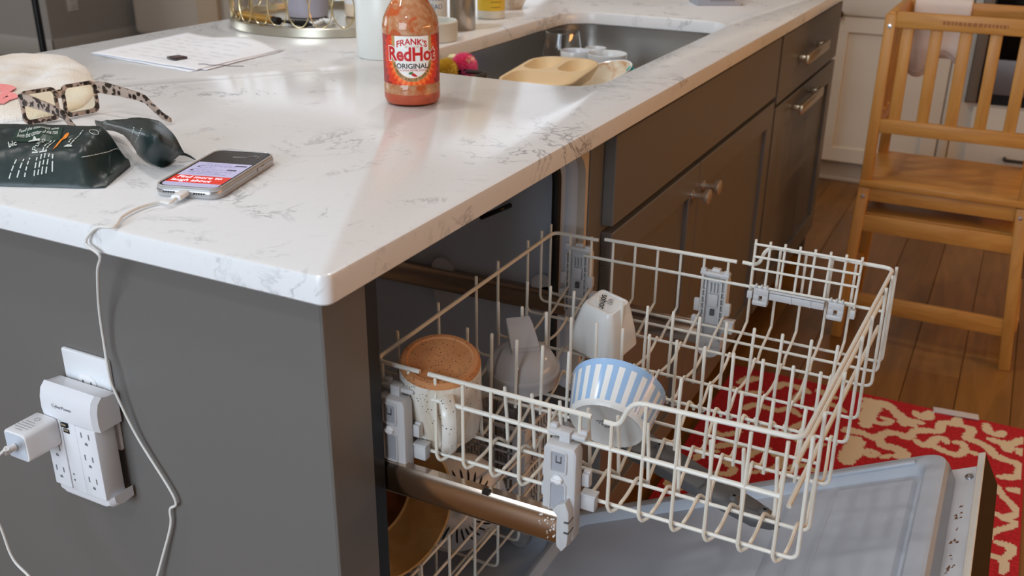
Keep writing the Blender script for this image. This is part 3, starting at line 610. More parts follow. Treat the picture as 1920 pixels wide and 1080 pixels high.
# brass pan on edge
pc = AY(722, 957, .275); ax = Vector((.86, -.47, .18)).normalized(); Mp = axisf(pc, ax, (0, 0, 1))
mbrass = mat('worn_brass', (232, 204, 150), .3, .2); setc(mbrass, ramp(mbrass, nz(mbrass, coords(mbrass), 18, 4, .8), [(.3, (206, 168, 108)), (.7, (240, 214, 160))]))
t = thing('brass_pan', (pc.x, pc.y, pc.z-.107), 'worn brass coloured pan standing on edge in the lower rack', 'pan')
obj('wall', MB().lathe([(.078, -.080), (.083, -.078), (.095, -.040), (.103, 0), (.106, .001), (.1065, -.002), (.098, -.042), (.086, -.082), (.078, -.083)], 56, Mp), mbrass, t)
mbp = mat('browned_pan_bottom', (92, 56, 30), .4, .3); setc(mbp, ramp(mbp, nz(mbp, coords(mbp), 16, 4, 1), [(.35, (70, 42, 26)), (.6, (100, 62, 32)), (.75, (120, 50, 30))]))
obj('cooking_surface', MB().lathe([(.0, -.0795), (.080, -.0795), (.0815, -.0805), (0, -.0835)], 48, Mp), mbp, t, label='dark browned cooking surface')
# white colander behind it
kc = AY(858, 945, .50); ax = Vector((.62, -.74, .25)).normalized(); Mk = axisf(kc, ax, (0, 0, 1))
t = thing('colander', (kc.x, kc.y, kc.z-.08), 'white plastic colander with curved slits behind the brass pan', 'colander')
R = .076
def dome(r): return .030*(1-(r/R)**2.2)
cb = MB().lathe([(0, dome(0)), (.02, dome(.02)), (.035, dome(.035)), (.05, dome(.05)), (.062, dome(.062)), (R, 0), (R+.006, -.002), (R+.008, -.006)], 56, Mk)
solid(obj('bowl', cb, mwhiteP, t), .0025, -1)
sl = MB()
for i in range(30):
    a = 2*PI*i/30; pts = []
    for j in range(7):
        r = .032+.030*j/6; aa = a+.10*j/6+.02*j*j/36; pts.append((r*math.cos(aa), r*math.sin(aa), dome(r)+.0006))
    sdv = [Vector((-math.sin(a+.05*j), math.cos(a+.05*j), 0))*(.0016 if 0 < j < 6 else .0006) for j in range(7)]
    sl.grid([[Mk @ (Vector(p)+s) for p, s in zip(pts, sdv)], [Mk @ (Vector(p)-s) for p, s in zip(pts, sdv)]])
obj('slit', sl, mat('slit_dark', (34, 30, 28), .7), t, kind='stuff')
# cutlery basket
t = thing('cutlery_basket', (-.13, .60, .264), 'grey grid cutlery basket in the lower rack', 'basket')
bx0, bx1, by0, by1, bz0, bz1 = -.185, -.072, .560, .645, .268, .432
gb = MB()
for x in (bx0, bx1):
    for i in range(9): y = by0+(by1-by0)*i/8; gb.box((x-.0012, y-.0016, bz0), (x+.0012, y+.0016, bz1))
    for i in range(8): z = bz0+(bz1-bz0)*i/7; gb.box((x-.0012, by0, z-.0016), (x+.0012, by1, z+.0016))
for y in (by0, by1):
    for i in range(5): x = bx0+(bx1-bx0)*i/4; gb.box((x-.0016, y-.0012, bz0), (x+.0016, y+.0012, bz1))
    for i in range(8): z = bz0+(bz1-bz0)*i/7; gb.box((bx0, y-.0012, z-.0016), (bx1, y+.0012, z+.0016))
obj('grid', gb, mgreyP, t); obj('bottom', MB().box((bx0, by0, bz0-.002), (bx1, by1, bz0+.002)), mgreyP, t)
obj('rim', MB().tube([(x, y, bz1) for x, y in rrect(bx0, bx1, by0, by1, .008, 4)], .0035, 8, closed=True).box((bx1-.022, by0-.003, bz0), (bx1+.002, by0+.02, bz1), .003), mgreyP, t)
for lab, x, y, h, dx in (('steel fork standing in the nearer end of the grey cutlery basket', -.11, .59, .19, .01), ('steel fork standing in the farther end of the grey cutlery basket', -.15, .625, .18, -.012)):
    k = thing('table_fork', (x, y, .27), lab, 'fork', 'forks in the cutlery basket')
    hb = MB(); hb.tube([(x, y, .272), (x+dx*.4, y, .27+h*.35), (x+dx*.7, y, .27+h*.65)], [.004, .0028, .002], 8); obj('handle', hb, mchrome, k)
    tn = MB(); tn.box((x+dx*.7-.001, y-.010, .27+h*.63), (x+dx*.7+.001, y+.010, .27+h*.78), .0008, seg=1)
    for j in range(4): tn.tube([(x+dx*.7, y-.009+j*.006, .27+h*.77), (x+dx, y-.009+j*.006, .27+h)], [.0012, .0007], 6)
    obj('tines', tn, mchrome, k)

# ------------------------------------------------------------------ on the countertop
CT = .9152
# --- hot sauce bottle
bc = Vector((-.3135, .6385, CT)); t = thing('sauce_bottle', bc, 'glass hot sauce bottle with an orange and white label, standing on the counter', 'bottle')
Bz = Matrix.Translation(bc); R = .0430
gl = [(0, .003), (.030, .001), (.037, 0), (.0405, .003), (R, .010), (R, .030), (R-.0006, .032), (R-.0006, .107), (R, .109), (R-.0005, .118), (.0405, .128), (.035, .140), (.0275, .152), (.0205, .163), (.0165, .176), (.0145, .195), (.0140, .225), (.0165, .226), (.0165, .232), (.0125, .232), (.0125, .226)]
obj('glass', MB().lathe(gl, 64, Bz), mglass, t)
msauce = mat('sauce_film', (222, 128, 72), .45); v = coords(msauce)
setc(msauce, mixc(msauce, ramp(msauce, nz(msauce, v, 45, 3, .8), [(.56, (0, 0, 0)), (.64, (1, 1, 1))]), ramp(msauce, nz(msauce, coords(msauce, (1, 1, 1)), 140, 2), [(.4, (232, 158, 104)), (.65, (242, 196, 150))]), (240, 116, 44)))
film = [(.0150, .200), (.0155, .178), (.0195, .163), (.0262, .152), (.0335, .140), (.0388, .128), (.0408, .117), (.0408, .012), (.0375, .004), (0, .004)]
obj('sauce_film', MB().lathe(film, 48, Bz), msauce, t)
mliq = mat('hot_sauce', (226, 104, 62), .35)
obj('sauce', MB().lathe([(0, .0035), (.0379, .0035), (.0412, .011), (.0412, .018), (0, .0185)], 48, Bz), mliq, t)
obj('cap', MB().lathe([(.0172, .224), (.0172, .245), (.0165, .247), (0, .247)], 32, Bz), mat('orange_cap', (230, 100, 30), .4), t)
caz = math.atan2(CAM.y-bc.y, CAM.x-bc.x)+.02
def onb(u, z, dr=.0003):
    r = R-.0006+dr; a = caz+u/r; return bc+Vector((r*math.cos(a), r*math.sin(a), z))
def wrapped(v, f, dr, mx=None):
    bm = bmesh.new(); vv = [bm.verts.new(p) for p in v]
    for q in f:
        try: bm.faces.new([vv[i] for i in q])
        except ValueError: pass
    xs = [p[0] for p in v]; x = min(xs)+.004
    while x < max(xs):
        bmesh.ops.bisect_plane(bm, geom=bm.verts[:]+bm.edges[:]+bm.faces[:], plane_co=(x, 0, 0), plane_no=(1, 0, 0)); x += .004
    bm.verts.index_update(); m = MB(); m.add([onb(p.co.x, p.co.y, dr) for p in bm.verts], [[p.index for p in q.verts] for q in bm.faces]); bm.free(); return m
def wtext(name, s, size, u, z, m, par, dr, off=0, sx=1, sy=1, arc=0, shear=0):
    v, f = textmb(s, size, off=off, shear=shear)
    return obj(name, wrapped([(p.x*sx+u, p.y*sy+z-arc*((p.x*sx)**2), 0) for p in v], f, dr), m, par, smooth=0)
def wpoly(name, pts, m, par, dr): return obj(name, wrapped([(a, b, 0) for a, b in pts], [tuple(range(len(pts)))], dr), m, par, smooth=0)
L0, L1 = .0335, .1055
mred = [mat('label_dark_red', (150, 34, 22), .4), mat('label_red', (214, 54, 26), .4), mat('label_orange', (240, 92, 30), .4), mat('label_light_orange', (248, 130, 60), .4)]
lb = MB(); nu, nv = 110, 40; P = [[onb(-.118+.236*i/nu, L0+(L1-L0)*j/nv, .0001) for i in range(nu+1)] for j in range(nv+1)]; lb.grid(P); mi = []
for j in range(nv):
    for i in range(nu):
        x, z = -.118+.236*(i+.5)/nu, (j+.5)/nv*(L1-L0)-.042; d = math.hypot(x, z*.8); ry = int((math.atan2(z, x)+PI)/(2*PI)*64) % 2
        mi.append(0 if d > .047+.003*ry else 1 if d > .040-.004*ry else (2 if ry or d > .036 else 3))
lb.m = mi; label = obj('label', lb, mred, t, label='orange and red paper label with a white shield')
def shield(hw, top, bot): return [(-hw, top), (-hw, bot+hw*1.0)]+[(-hw*math.cos(a), bot+hw*1.0-hw*1.0*math.sin(a)) for a in [PI*i/20 for i in range(1, 20)]]+[(hw, bot+hw*1.0), (hw, top)]
mgl = mat('label_gold', (186, 146, 92), .4); mwl = mat('label_white', (238, 236, 232), .45); mrl = mat('lettering_red', (196, 34, 34), .4); mdl = mat('lettering_dark', (58, 44, 48), .5); mgn = mat('leaf_green', (70, 120, 70), .5)
wpoly('shield_border', shield(.0320, L1, .0385), mgl, label, .0003); wpoly('shield', shield(.0265, L1, .0445), mwl, label, .0005)
wtext('lettering', "FRANK'S", .0125, 0, .0975, mrl, label, .0007, .0003, 1.0, 1, 9)
wtext('lettering', "SINCE 1920", .0042, 0, .0905, mgl, label, .0007, 0, 1, 1, 6)
for dr, off, m in ((.0009, .0016, mwl), (.0011, .0005, mrl)): wtext('lettering', "RedHot", .0260, .000, .0785, m, label, dr, off+.0004, .93, 1.05)
wtext('lettering', "ORIGINAL", .0105, 0, .0615, mdl, label, .0007, .0002, 1.02)
wtext('lettering', "CAYENNE PEPPER SAUCE", .0042, 0, .0555, mrl, label, .0007, 0, .92)
for i, ch in enumerate("THE PERFECT BLEND OF FLAVOR & HEAT"):
    if ch != ' ':
        a = -PI*.5+(i-16.5)*.083; v, f = textmb(ch, .0046); c, s_ = math.cos(a+PI/2), math.sin(a+PI/2); rr = .0293
        obj('lettering', wrapped([(rr*math.cos(a)+p.x*c-p.y*s_, .0705+rr*math.sin(a)+p.x*s_+p.y*c, 0) for p in v], f, .0006), mdl, label, smooth=0)
wpoly('pepper', [(-.002, .0505), (.001, .052), (.004, .0505), (.007, .0478), (.0085, .0475), (.006, .0462), (.002, .0465), (-.001, .0485)], mrl, label, .0007)
wpoly('leaf', [(-.006, .0515), (-.003, .0540), (.0005, .0535), (.001, .0515), (-.002, .0495), (-.005, .0500)], mgn, label, .0008)
# --- white canister
cc = Vector((-.571, .951, CT)); t = thing('canister', cc, 'tall plain white canister behind the hot sauce bottle', 'canister')
obj('body', MB().lathe([(0, .003), (.052, .003), (.053, .0), (.0545, .001), (.0555, .004), (.0555, .170), (.0545, .172), (.052, .170)], 56, Matrix.Translation(cc)), mat('canister_enamel', (222, 226, 222), .3), t)
obj('lid', MB().lathe([(.0560, .168), (.0565, .172), (.0565, .182), (.054, .186), (0, .187)], 56, Matrix.Translation(cc)).lathe([(.008, .186), (.008, .196), (.014, .2), (.014, .208), (0, .21)], 24, Matrix.Translation(cc)), mat('canister_enamel'), t)
# --- gold ring tray and what is in it
tc = Vector((-.918, 1.255, CT)); TR = .232; t = thing('ring_tray', tc, 'round gold tray with a railing of wire rings at the back of the counter', 'tray'); Mt = Matrix.Translation(tc)
obj('base', MB().lathe([(0, .0), (TR, 0), (TR+.002, .002), (TR+.002, .018), (TR, .020), (TR-.003, .020), (TR-.004, .007), (0, .006)], 80, Mt), mchamp, t)
NR = 30
for i in range(NR):
    a = 2*PI*i/NR; rad = Vector((math.cos(a), math.sin(a), 0)); tg = Vector((-rad.y, rad.x, 0))
    rr = TR-.003 if i % 2 else TR-.0055
    pts = [tc+rad*rr+tg*(.0235*math.cos(q))+Vector((0, 0, .0575+.0375*math.sin(q))) for q in [2*PI*k/24 for k in range(24)]]
    obj('wire_ring', MB().tube(pts, .0013, 6, closed=True), mgold, t)
obj('top_rim', MB().tube([tc+Vector(((TR-.004)*math.cos(2*PI*k/64), (TR-.004)*math.sin(2*PI*k/64), .0965)) for k in range(64)], .0022, 8, closed=True), mgold, t)
def trayp(px, py): q = AZ(px, py, CT+.0075); return Vector((q.x, q.y, CT+.0072))
q = trayp(578, 36)+Vector((-.035, .045, 0)); k = thing('tumbler_cup', q, 'lavender grey round cup standing inside the gold ring tray', 'cup')
mlav = mat('lavender_grey', (168, 166, 182), .4); obj('body', MB().lathe([(0, .003), (.044, 0), (.047, .002), (.050, .11), (.0485, .112), (.047, .11), (.044, .006), (0, .006)], 48, Matrix.Translation(q)), mlav, k)
obj('rim', MB().lathe([(.0500, .104), (.0505, .107), (.0505, .1115), (.0490, .1135), (.0478, .112)], 48, Matrix.Translation(q)), mlav, k)
q = trayp(655, 34)+Vector((.0, .05, 0)); k = thing('jar_candle', q, 'cream jar candle inside the gold ring tray beside the white canister', 'candle')
obj('jar', MB().lathe([(0, .002), (.036, 0), (.039, .003), (.039, .092), (.037, .094), (.036, .09), (0, .085)], 40, Matrix.Translation(q)), mat('cream_wax', (226, 208, 184), .5), k)
obj('label', MB().lathe([(.0393, .03), (.0393, .075)], 20, Matrix.Translation(q), a0=-2.4, a1=-1.0), mwhiteP, k)
a_, b_ = trayp(452, 36), trayp(524, 48); k = thing('gold_tube', (a_+b_)/2, 'short matte gold cosmetic tube lying in the gold ring tray', 'tube'); z8 = Vector((0, 0, .010)); dv = (b_-a_).normalized()
obj('barrel', MB().tube([a_+z8, a_+dv*.01+z8, b_-dv*.02+z8], [.0085, .0095, .0095], 20), mat('matte_gold', (196, 150, 70), .4, .6), k); obj('cap', MB().tube([b_-dv*.02+z8, b_+z8], .0085, 20), mblack, k)
a_, b_ = trayp(528, 45), trayp(585, 52); k = thing('makeup_brush', (a_+b_)/2, 'dark makeup brush with a silver ferrule lying in the gold ring tray', 'brush'); z6 = Vector((0, 0, .007)); dv = (b_-a_).normalized(); ln_ = (b_-a_).length
obj('handle', MB().tube([a_+z6, a_+dv*ln_*.45+z6], [.003, .005], 12), mchrome, k); obj('bristles', MB().tube([a_+dv*ln_*.45+z6, a_+dv*ln_*.8+z6, b_+z6], [.005, .0075, .002], 16), mblack, k)
obj('ferrule', MB().tube([a_+dv*ln_*.36+z6, a_+dv*ln_*.48+z6], .0056, 16), mchrome, k)
pts = [trayp(584+6*i, 50-1.2*i+2*math.sin(i*1.3)) for i in range(8)]; k = thing('pearl_strand', pts[3], 'small strand of pearls lying in the gold ring tray', 'necklace')
for p in pts: obj('pearl', MB().ball(p+Vector((0, 0, .006)), .0058, 8), mceramic, k)
obj('cord', MB().tube([p+Vector((0, 0, .006)) for p in pts], .001, 6), mgold, k)
# --- papers and a little dark chip
ps = [AZ(170, 102, CT), AZ(368, 134, CT), AZ(527, 96, CT), AZ(352, 64, CT)]
mpap = mat('paper', (240, 242, 248), .7); mfaint = mat('print_grey', (216, 218, 224), .7)
for i, (lab, dz, rot, sh) in enumerate((('lowest white sheet sticking out under the paper pile on the counter', .0005, -.05, (.004, -.006)), ('middle white sheet of the paper pile on the counter', .0016, .04, (.006, .006)), ('topmost printed white sheet of the pile, its far corner curling up', .0028, 0, (0, 0)))):
    cen = sum(ps, Vector())/4; t = thing('paper_sheet', (cen.x, cen.y, CT), lab, 'paper', 'loose papers on the counter'); G = []
    for a in range(25):
        row = []
        for b in range(21):
            u_, v_ = a/24, b/20; p = ps[0]*(1-u_)*(1-v_)+ps[1]*u_*(1-v_)+ps[2]*u_*v_+ps[3]*(1-u_)*v_
            d = p-cen; p = cen+Vector((d.x*math.cos(rot)-d.y*math.sin(rot)+sh[0], d.x*math.sin(rot)+d.y*math.cos(rot)+sh[1], 0))
            curl = max(0, v_-.55)*max(0, u_-.30)*2.2; p.z = CT+dz+(.026 if i == 2 else .020 if i == 1 else .006)*curl*max(0, math.sin(PI*min(1, u_*1.05)))*1.6+.0006*math.sin(9*u_+5*v_)**2
            row.append(p)
        G.append(row)
    o = solid(obj('sheet', MB().grid(G), mpap, t), .0002)
    if i == 2:
        top = G; pr = MB()
        for r_ in range(3, 19, 2):
            x = 2+random.random()*2
            while x < 20:
                l = random.uniform(1.2, 4); c0, c1 = int(x), int(min(x+l, 22))
                if c1 > c0:
                    for c in range(c0, c1):
                        A, B = G[c][r_], G[c+1][r_]; A2, B2 = G[c][r_].lerp(G[c][r_+1], .16), G[c+1][r_].lerp(G[c+1][r_+1], .16); zz = Vector((0, 0, .0004)); pr.add([A+zz, B+zz, B2+zz, A2+zz], [(0, 1, 2, 3)])
                x += l+random.uniform(.5, 2.5)
        obj('print_lines', pr, mfaint, o, kind='stuff')
        sg = MB(); g0 = AZ(372, 120, CT+.0045); sg.tube(spline([g0+Vector((.012*i, .004*math.sin(i*2.1)+.003*i, 0)) for i in range(8)], 4), .0006, 5); obj('pen_stroke', sg, mink, o)
q = AZ(332, 108, CT+.006); t = thing('dark_chip', (q.x, q.y, CT+.004), 'small dark rectangular chip lying on the top sheet of paper', 'chip'); Mq = frame((q.x, q.y, CT+.0042), (.98, -.18, 0), (.18, .98, 0), (0, 0, 1))
obj('casing', MB().box((-.014, -.013, 0), (.014, .013, .004), .001, Mq), mat('dark_brown_plastic', (62, 50, 50), .3), t); obj('top_face', MB().box((-.011, -.010, .004), (.011, .010, .0044), 0, Mq), mat('chip_sheen', (104, 90, 92), .2), t)
# --- cream towel heap
t = thing('fleece_cloth', (-.92, .38, CT), 'crumpled cream fleece cloth with a pink motif at the left edge of the counter', 'cloth')
mfl = mat('cream_fleece', (240, 232, 220), 1, sheen=.4); v = coords(mfl); setc(mfl, ramp(mfl, nz(mfl, v, 9, 3), [(.30, (238, 226, 206)), (.55, (246, 243, 240))])); bump(mfl, nz(mfl, v, 420, 3), .9, .003)
poly = [Vector(p) for p in ((-1.155, .30), (-1.15, .56), (-1.09, .605), (-1.02, .605), (-.93, .56), (-.84, .495), (-.765, .425), (-.715, .355), (-.705, .29), (-.74, .235), (-.85, .205), (-1.0, .215))]
cen = Vector((-.93, .40)); n = 72; G = []
def outl(a):
    d = Vector((math.cos(a), math.sin(a)))
    for p, q in zip(poly, poly[1:]+poly[:1]):
        e = q-p; den = d.x*e.y-d.y*e.x
        if abs(den) < 1e-9: continue
        w_ = p-cen; tt = (w_.x*e.y-w_.y*e.x)/den; ss = (w_.x*d.y-w_.y*d.x)/den
        if tt > 0 and -1e-6 <= ss <= 1+1e-6: return tt
    return .2
def towelh(x, y, r): return max(.002, (.019+.015*noise.noise((x*9, y*9, 1))+.008*noise.noise((x*24, y*24, 5)))*(1-r**5)**.5 if r < 1 else 0)
for i in range(29):
    r = i/28; row = []
    for j in range(n+1):
        a = 2*PI*j/n; p = cen+Vector((math.cos(a), math.sin(a)))*outl(a)*r*(1+.02*noise.noise((math.cos(a)*4, math.sin(a)*4, 0))); row.append(Vector((p.x, p.y, CT+towelh(p.x, p.y, r))))
    G.append(row)
G.append([Vector((p.x, p.y, CT)) for p in G[-1]]); G.append([Vector((cen.x, cen.y, CT))]*(n+1))
obj('cloth', MB().grid(G), mfl, t, smooth=80)
pk = MB()
for pts in ([(-12, 146), (6, 142), (12, 148), (9, 158), (-8, 162)], [(-12, 172), (8, 164), (20, 166)]):
    sp_ = spline([AZ(*p, CT+.034) for p in pts], 5); L_ = []
    for i, p in enumerate(sp_):
        dd = (sp_[min(i+1, len(sp_)-1)]-sp_[max(i-1, 0)]); nn = Vector((-dd.y, dd.x, 0)).normalized()*.011
        L_.append([Vector((q.x, q.y, CT+towelh(q.x, q.y, min(.97, (q.xy-cen).length/outl(math.atan2(q.y-cen.y, q.x-cen.x))))+.0022)) for q in (p-nn, p, p+nn)])
    pk.grid(L_)
obj('pink_motif', pk, mat('pink_fleece', (240, 150, 150), .95), t)
# --- glasses
Gf = frame((-.681, .296, CT+.001), (.206, .978, 0), (.978, -.206, 0), (0, 0, 1)) @ Matrix.Diagonal((.86, .95, .98, 1))     # x along the front, y along the temples, z up
mtor = mat('tortoise_acetate', (206, 186, 172), .12, trans=.4); v = coords(mtor); vo = nd(mtor, 'ShaderNodeTexVoronoi'); vo.inputs['Scale'].default_value = 125; lk(mtor, v, vo.inputs['Vector'])
spot = mth(mtor, 'MULTIPLY', ramp(mtor, vo.outputs['Distance'], [(.46, (1, 1, 1)), (.56, (0, 0, 0))]), ramp(mtor, nz(mtor, v, 60, 2), [(.38, (0, 0, 0)), (.43, (1, 1, 1))])); setc(mtor, mixc(mtor, spot, (206, 186, 172), (48, 34, 30)))
t = thing('eyeglasses', Gf.translation, 'tortoiseshell eyeglasses with square lenses standing open on the counter', 'eyeglasses')
fr = MB()
def eye(cx, sgn, k=0):
    o = rrect(cx-.0305, cx+.0305, .0005, .0475, .010, 5); i = rrect(cx-.0255, cx+.0255, .0065, .0425, .008, 5); return o, i
for cx in (-.0345, .0345):
    o, i = eye(cx, 1); Ls = [[(a, -.002, z) for a, z in i], [(a, -.002, z) for a, z in o], [(a, .002, z) for a, z in o], [(a, .002, z) for a, z in i]]; fr.loops(Ls+[Ls[0]], False, False, M=Gf)
obj('frame_front', fr.box((-.008, -.002, .030), (.008, .002, .042), .0015, Gf), mtor, t)
ml = mat('lens', (252, 246, 226), .0, trans=1, ior=1.12)
for cx in (-.0345, .0345): obj('lens', MB().prism([(a, z) for a, z in rrect(cx-.0256, cx+.0256, .0064, .0426, .008, 5)], -.0007, .0007, Gf @ Matrix(((1, 0, 0, 0), (0, 0, 1, 0), (0, 1, 0, 0), (0, 0, 0, 1)))), ml, t)
tip = AZ(320, 227, CT+.005); Gi = Gf.inverted(); tipl = Gi @ tip
for s_ in (-1, 1):
    h0 = Vector((s_*.064, 0, 0)); dv = Vector((tipl.x-.064, tipl.y, 0)); k_ = dv.length/.142; dv.normalize()
    if s_ < 0: dv.x *= .4
    pr = [(0, .037, .008), (.02, .038, .0085), (.05, .036, .007), (.085, .033, .006), (.098, .030, .0055), (.112, .020, .005), (.128, .0095, .0045), (.142, .0055, .003)]
    L_ = [[Gf @ (h0+dv*y*k_+Vector((dx, 0, z+dz))) for dx, dz in ((-.0018, -h), (.0018, -h), (.0022, 0), (.0018, h), (-.0018, h), (-.0022, 0))] for y, z, h in pr]
    tp_ = obj('temple', MB().loops(L_), mtor, t); obj('hinge', MB().box((s_*.064-.003, -.001, .030), (s_*.064+.003, .004, .044), .001, Gf), mtor, t)
# --- phone
pa = Vector((-.3079, .0994, CT)); pc_ = 1.8444; Lx = Vector((math.sin(pc_), -math.cos(pc_), 0)); Ly = Vector((math.cos(pc_), math.sin(pc_), 0)); Mph = frame(pa, Lx, Ly, (0, 0, 1)); PW, PL = .078, .1535
t = thing('smartphone', pa+(Lx*PW+Ly*PL)/2, 'smartphone in a clear case, screen lit, lying on the counter with a cable plugged in', 'phone')
mcase = mat('clear_case', (214, 212, 212), .15, trans=.35); malu = mat('phone_side_metal', (176, 172, 172), .3, .8)
obj('case', MB().prism(rrect(0, PW, 0, PL, .014, 8), .0, .0115, Mph, .0022), mcase, t)
obj('case_lip', MB().tube([Mph @ Vector((a, b, .0118)) for a, b in rrect(.0018, PW-.0018, .0018, PL-.0018, .0125, 8)], .0011, 6, closed=True), mcase, t)
body = obj('body', MB().prism(rrect(.0028, PW-.0028, .0028, PL-.0028, .012, 8), .0016, .0119, Mph), mblack, t)
obj('side_frame', MB().prism(rrect(-.0004, PW+.0004, -.0004, PL+.0004, .0143, 8), .004, .0088, Mph, .001), malu, t)
def em(name, c, k=.55): return mat(name, c, .25, emit=c, es=k)
def flat(name, x0, x1, y0, y1, z, m, par, r=0):
    pts = rrect(x0, x1, y0, y1, r, 5) if r else [(x0, y0), (x1, y0), (x1, y1), (x0, y1)]
    return obj(name, MB().add([Mph @ Vector((a, b, z)) for a, b in pts], [tuple(range(len(pts)))]), m, par, smooth=0)
x0, x1, y0, y1 = .0055, PW-.0055, .0055, PL-.0055; sc = flat('screen', x0, x1, y0, y1, .0120, em('screen_lavender', (184, 182, 216), .35), body, .009)
dk = em('screen_dark', (44, 38, 34), .2); pts = [(x0, .098)]+[(x1, .098)]+[p for p in rrect(x0, x1, y0, y1, .009, 5)[:12]]
obj('screen_photo', MB().add([Mph @ Vector((a, b, .01205)) for a, b in pts], [tuple(range(len(pts)))]), dk, sc, smooth=0)
hd_ = em('screen_grey', (120, 116, 116), .2); hp_ = MB(); hp_.tube(spline([Mph @ Vector((a, b, .0119)) for a, b in ((.052, .122), (.054, .131), (.060, .134), (.066, .130), (.066, .122))], 4), .0007, 5)
obj('screen_figure', hp_.add([Mph @ Vector((a, b, .0121)) for a, b in ((.036, .122), (.050, .126), (.050, .129), (.034, .127))], [(0, 1, 2, 3)]), hd_, sc, smooth=0)
flat('screen_banner', x0, x1, .0185, .0450, .01205, em('screen_red', (206, 52, 36), .5), sc)
wt = em('screen_white', (246, 236, 250), .7); Mx = Mph @ Matrix.Translation((.0105, .0385, .0121))
text('lettering', 'Find more to', .0118, Mx, wt, sc, 'LEFT', 0, .0002, .86); text('lettering', 'laugh about', .0118, Mx @ Matrix.Translation((-.0015, -.0118, 0)), wt, sc, 'LEFT', 0, .0002, .86)
tl = MB()
for yy, xa, xb in ((.091, .018, .050), (.086, .014, .060), (.0825, .014, .058), (.076, .016, .036), (.069, .012, .066), (.062, .012, .064), (.0575, .012, .052), (.0520, .016, .062)): dashes(tl, xa, xb, yy, .0011, Mph @ Matrix.Translation((0, 0, .01208)), (.003, .009), .0012)
obj('screen_text_lines', tl, em('screen_text', (120, 116, 164), .3), sc, kind='stuff')
for xx, yy, w_ in ((.055, .087, .015), (.053, .070, .012)): flat('screen_button', xx, xx+w_, yy, yy+.0045, .0121, em('screen_pill', (70, 66, 84), .2), sc, .0021)
for xx, yy in ((.012, .078), (.011, .063)): flat('screen_avatar', xx, xx+.004, yy, yy+.004, .0121, MATS['screen_pill'], sc, .0019)
sb = MB(); dashes(sb, .018, .024, .1435, .0015, Mph @ Matrix.Translation((0, 0, .0121)), (.001, .0015), .0006); dashes(sb, .052, .066, .1435, .0013, Mph @ Matrix.Translation((0, 0, .0121)), (.001, .002), .003); obj('status_icons', sb, hd_, sc)
gsl = MB()
for xa in (.014, .050):
    for i in range(5): gsl.add([Mph @ Vector((xa+i*.0029+.0011*math.cos(q), -.0012, .0064+.0011*math.sin(q))) for q in [2*PI*k/8 for k in range(8)]], [tuple(range(8))])
obj('speaker_hole', gsl, mblack, t, smooth=0, kind='stuff')
obj('side_button', MB().box((PW+.0002, .098, .0045), (PW+.0014, .118, .0085), .0008, Mph), malu, t)
# --- charging cable
t = thing('charging_cable', Mph @ Vector((.039, -.02, .006)), 'white charging cable running from the phone over the counter edge to the wall charger', 'cable')
mcab = mat('cable_white', (228, 226, 222), .45)
obj('phone_plug', MB().prism(rrect(-.006, .006, -.0031, .0031, .003, 4), -.012, .0095, frame(Mph @ Vector((.0385, -.0075, .0063)), Lx, (0, 0, 1), Ly), .001), mwhiteP, t)
E0 = Vector((-.265, -.003, .90))
plug = Mph @ Vector((.0385, -.019, .0062))
path = [plug, plug-Ly*.014+Vector((0, 0, -.001))]+[AZ(*p, CT+.003) for p in ((300, 379), (262, 389), (230, 406), (214, 425))]+[Vector((-.281, -.003, .9145)), Vector((-.296, -.006, .897))]
path += [AY(*p, y) for p, y in (((187, 480), -.006), ((183, 510), .002), ((186, 580), .018), ((196, 650), .024), ((204, 700), .020), ((216, 735), .022), ((258, 820), .028), ((327, 933), .029), ((319, 955), .029), ((320, 985), .029), ((306, 1040), .027), ((288, 1100), .02), ((250, 1190), -.02), ((150, 1230), -.05), ((70, 1100), -.06), ((26, 1050), -.06), ((4, 995), -.06), ((-22, 930), -.065), ((-25, 880), -.07), ((2, 850), -.072))]
ct = AY(12, 841, -.072); path += [ct]
obj('cord', MB().tube(spline(path, 7), .00165, 8), mcab, t)
Mc = Vector((-.4135, -.05, .645))
obj('charger_plug', MB().tube([ct, Vector((-.4155, -.061, .644)), Vector((-.4145, -.050, .645))], [.003, .0042, .0042], 12), mwhiteP, t)

# ------------------------------------------------------------------ on the end panel: outlet, surge protector, charger
PY = .0357
t = thing('wall_outlet', (-.378, PY, .675), 'white outlet plate on the grey island end panel behind the surge protector', 'outlet')
Fp = Matrix(((1, 0, 0, 0), (0, 0, -1, PY), (0, 1, 0, 0), (0, 0, 0, 1)))         # local x right, y up, z towards the viewer
obj('cover_plate', MB().prism(rrect(-.4160, -.3410, .6152, .7346, .003, 3), 0, .0055, Fp, .002), mat('plate_white', (232, 234, 238), .3), t)
for cz in (.694, .655):
    sk_ = obj('socket', MB().prism([(-.3785+.0175*max(-.82, min(.82, math.cos(q)))*1.0, cz+.0145*math.sin(q)) for q in [2*PI*k/24 for k in range(24)]], .005, .0068, Fp, .0005), mwhiteP, t)
    for dx in (-.0065, .0065): obj('slot', MB().box((-.3785+dx-.001, cz-.001, .0066), (-.3785+dx+.001, cz+.006, .0070), 0, Fp), mdarkP, sk_)
t = thing('surge_protector', (-.38, .02, .628), 'white surge protector with six sockets and two charging ports, on the island end panel', 'power strip')
def sp(y): return PY-y        # distance from panel -> local z of Fp
X0, X1 = -.4235, -.3375
msp = mat('surge_white', (230, 231, 236), .28)
z_b, z_f = .010, .0405
obj('body', MB().prism(rrect(X0+.003, X1-.001, .553, .700, .010, 4), z_b, z_f-.004, Fp, .004), msp, t)
tc_ = MB()
prof = [(.6615, z_b), (.6615, z_f-.0005), (.672, z_f+.001), (.686, z_f+.0005), (.697, z_f-.0025), (.7035, z_f-.009), (.7015, z_f-.014), (.699, z_b)]
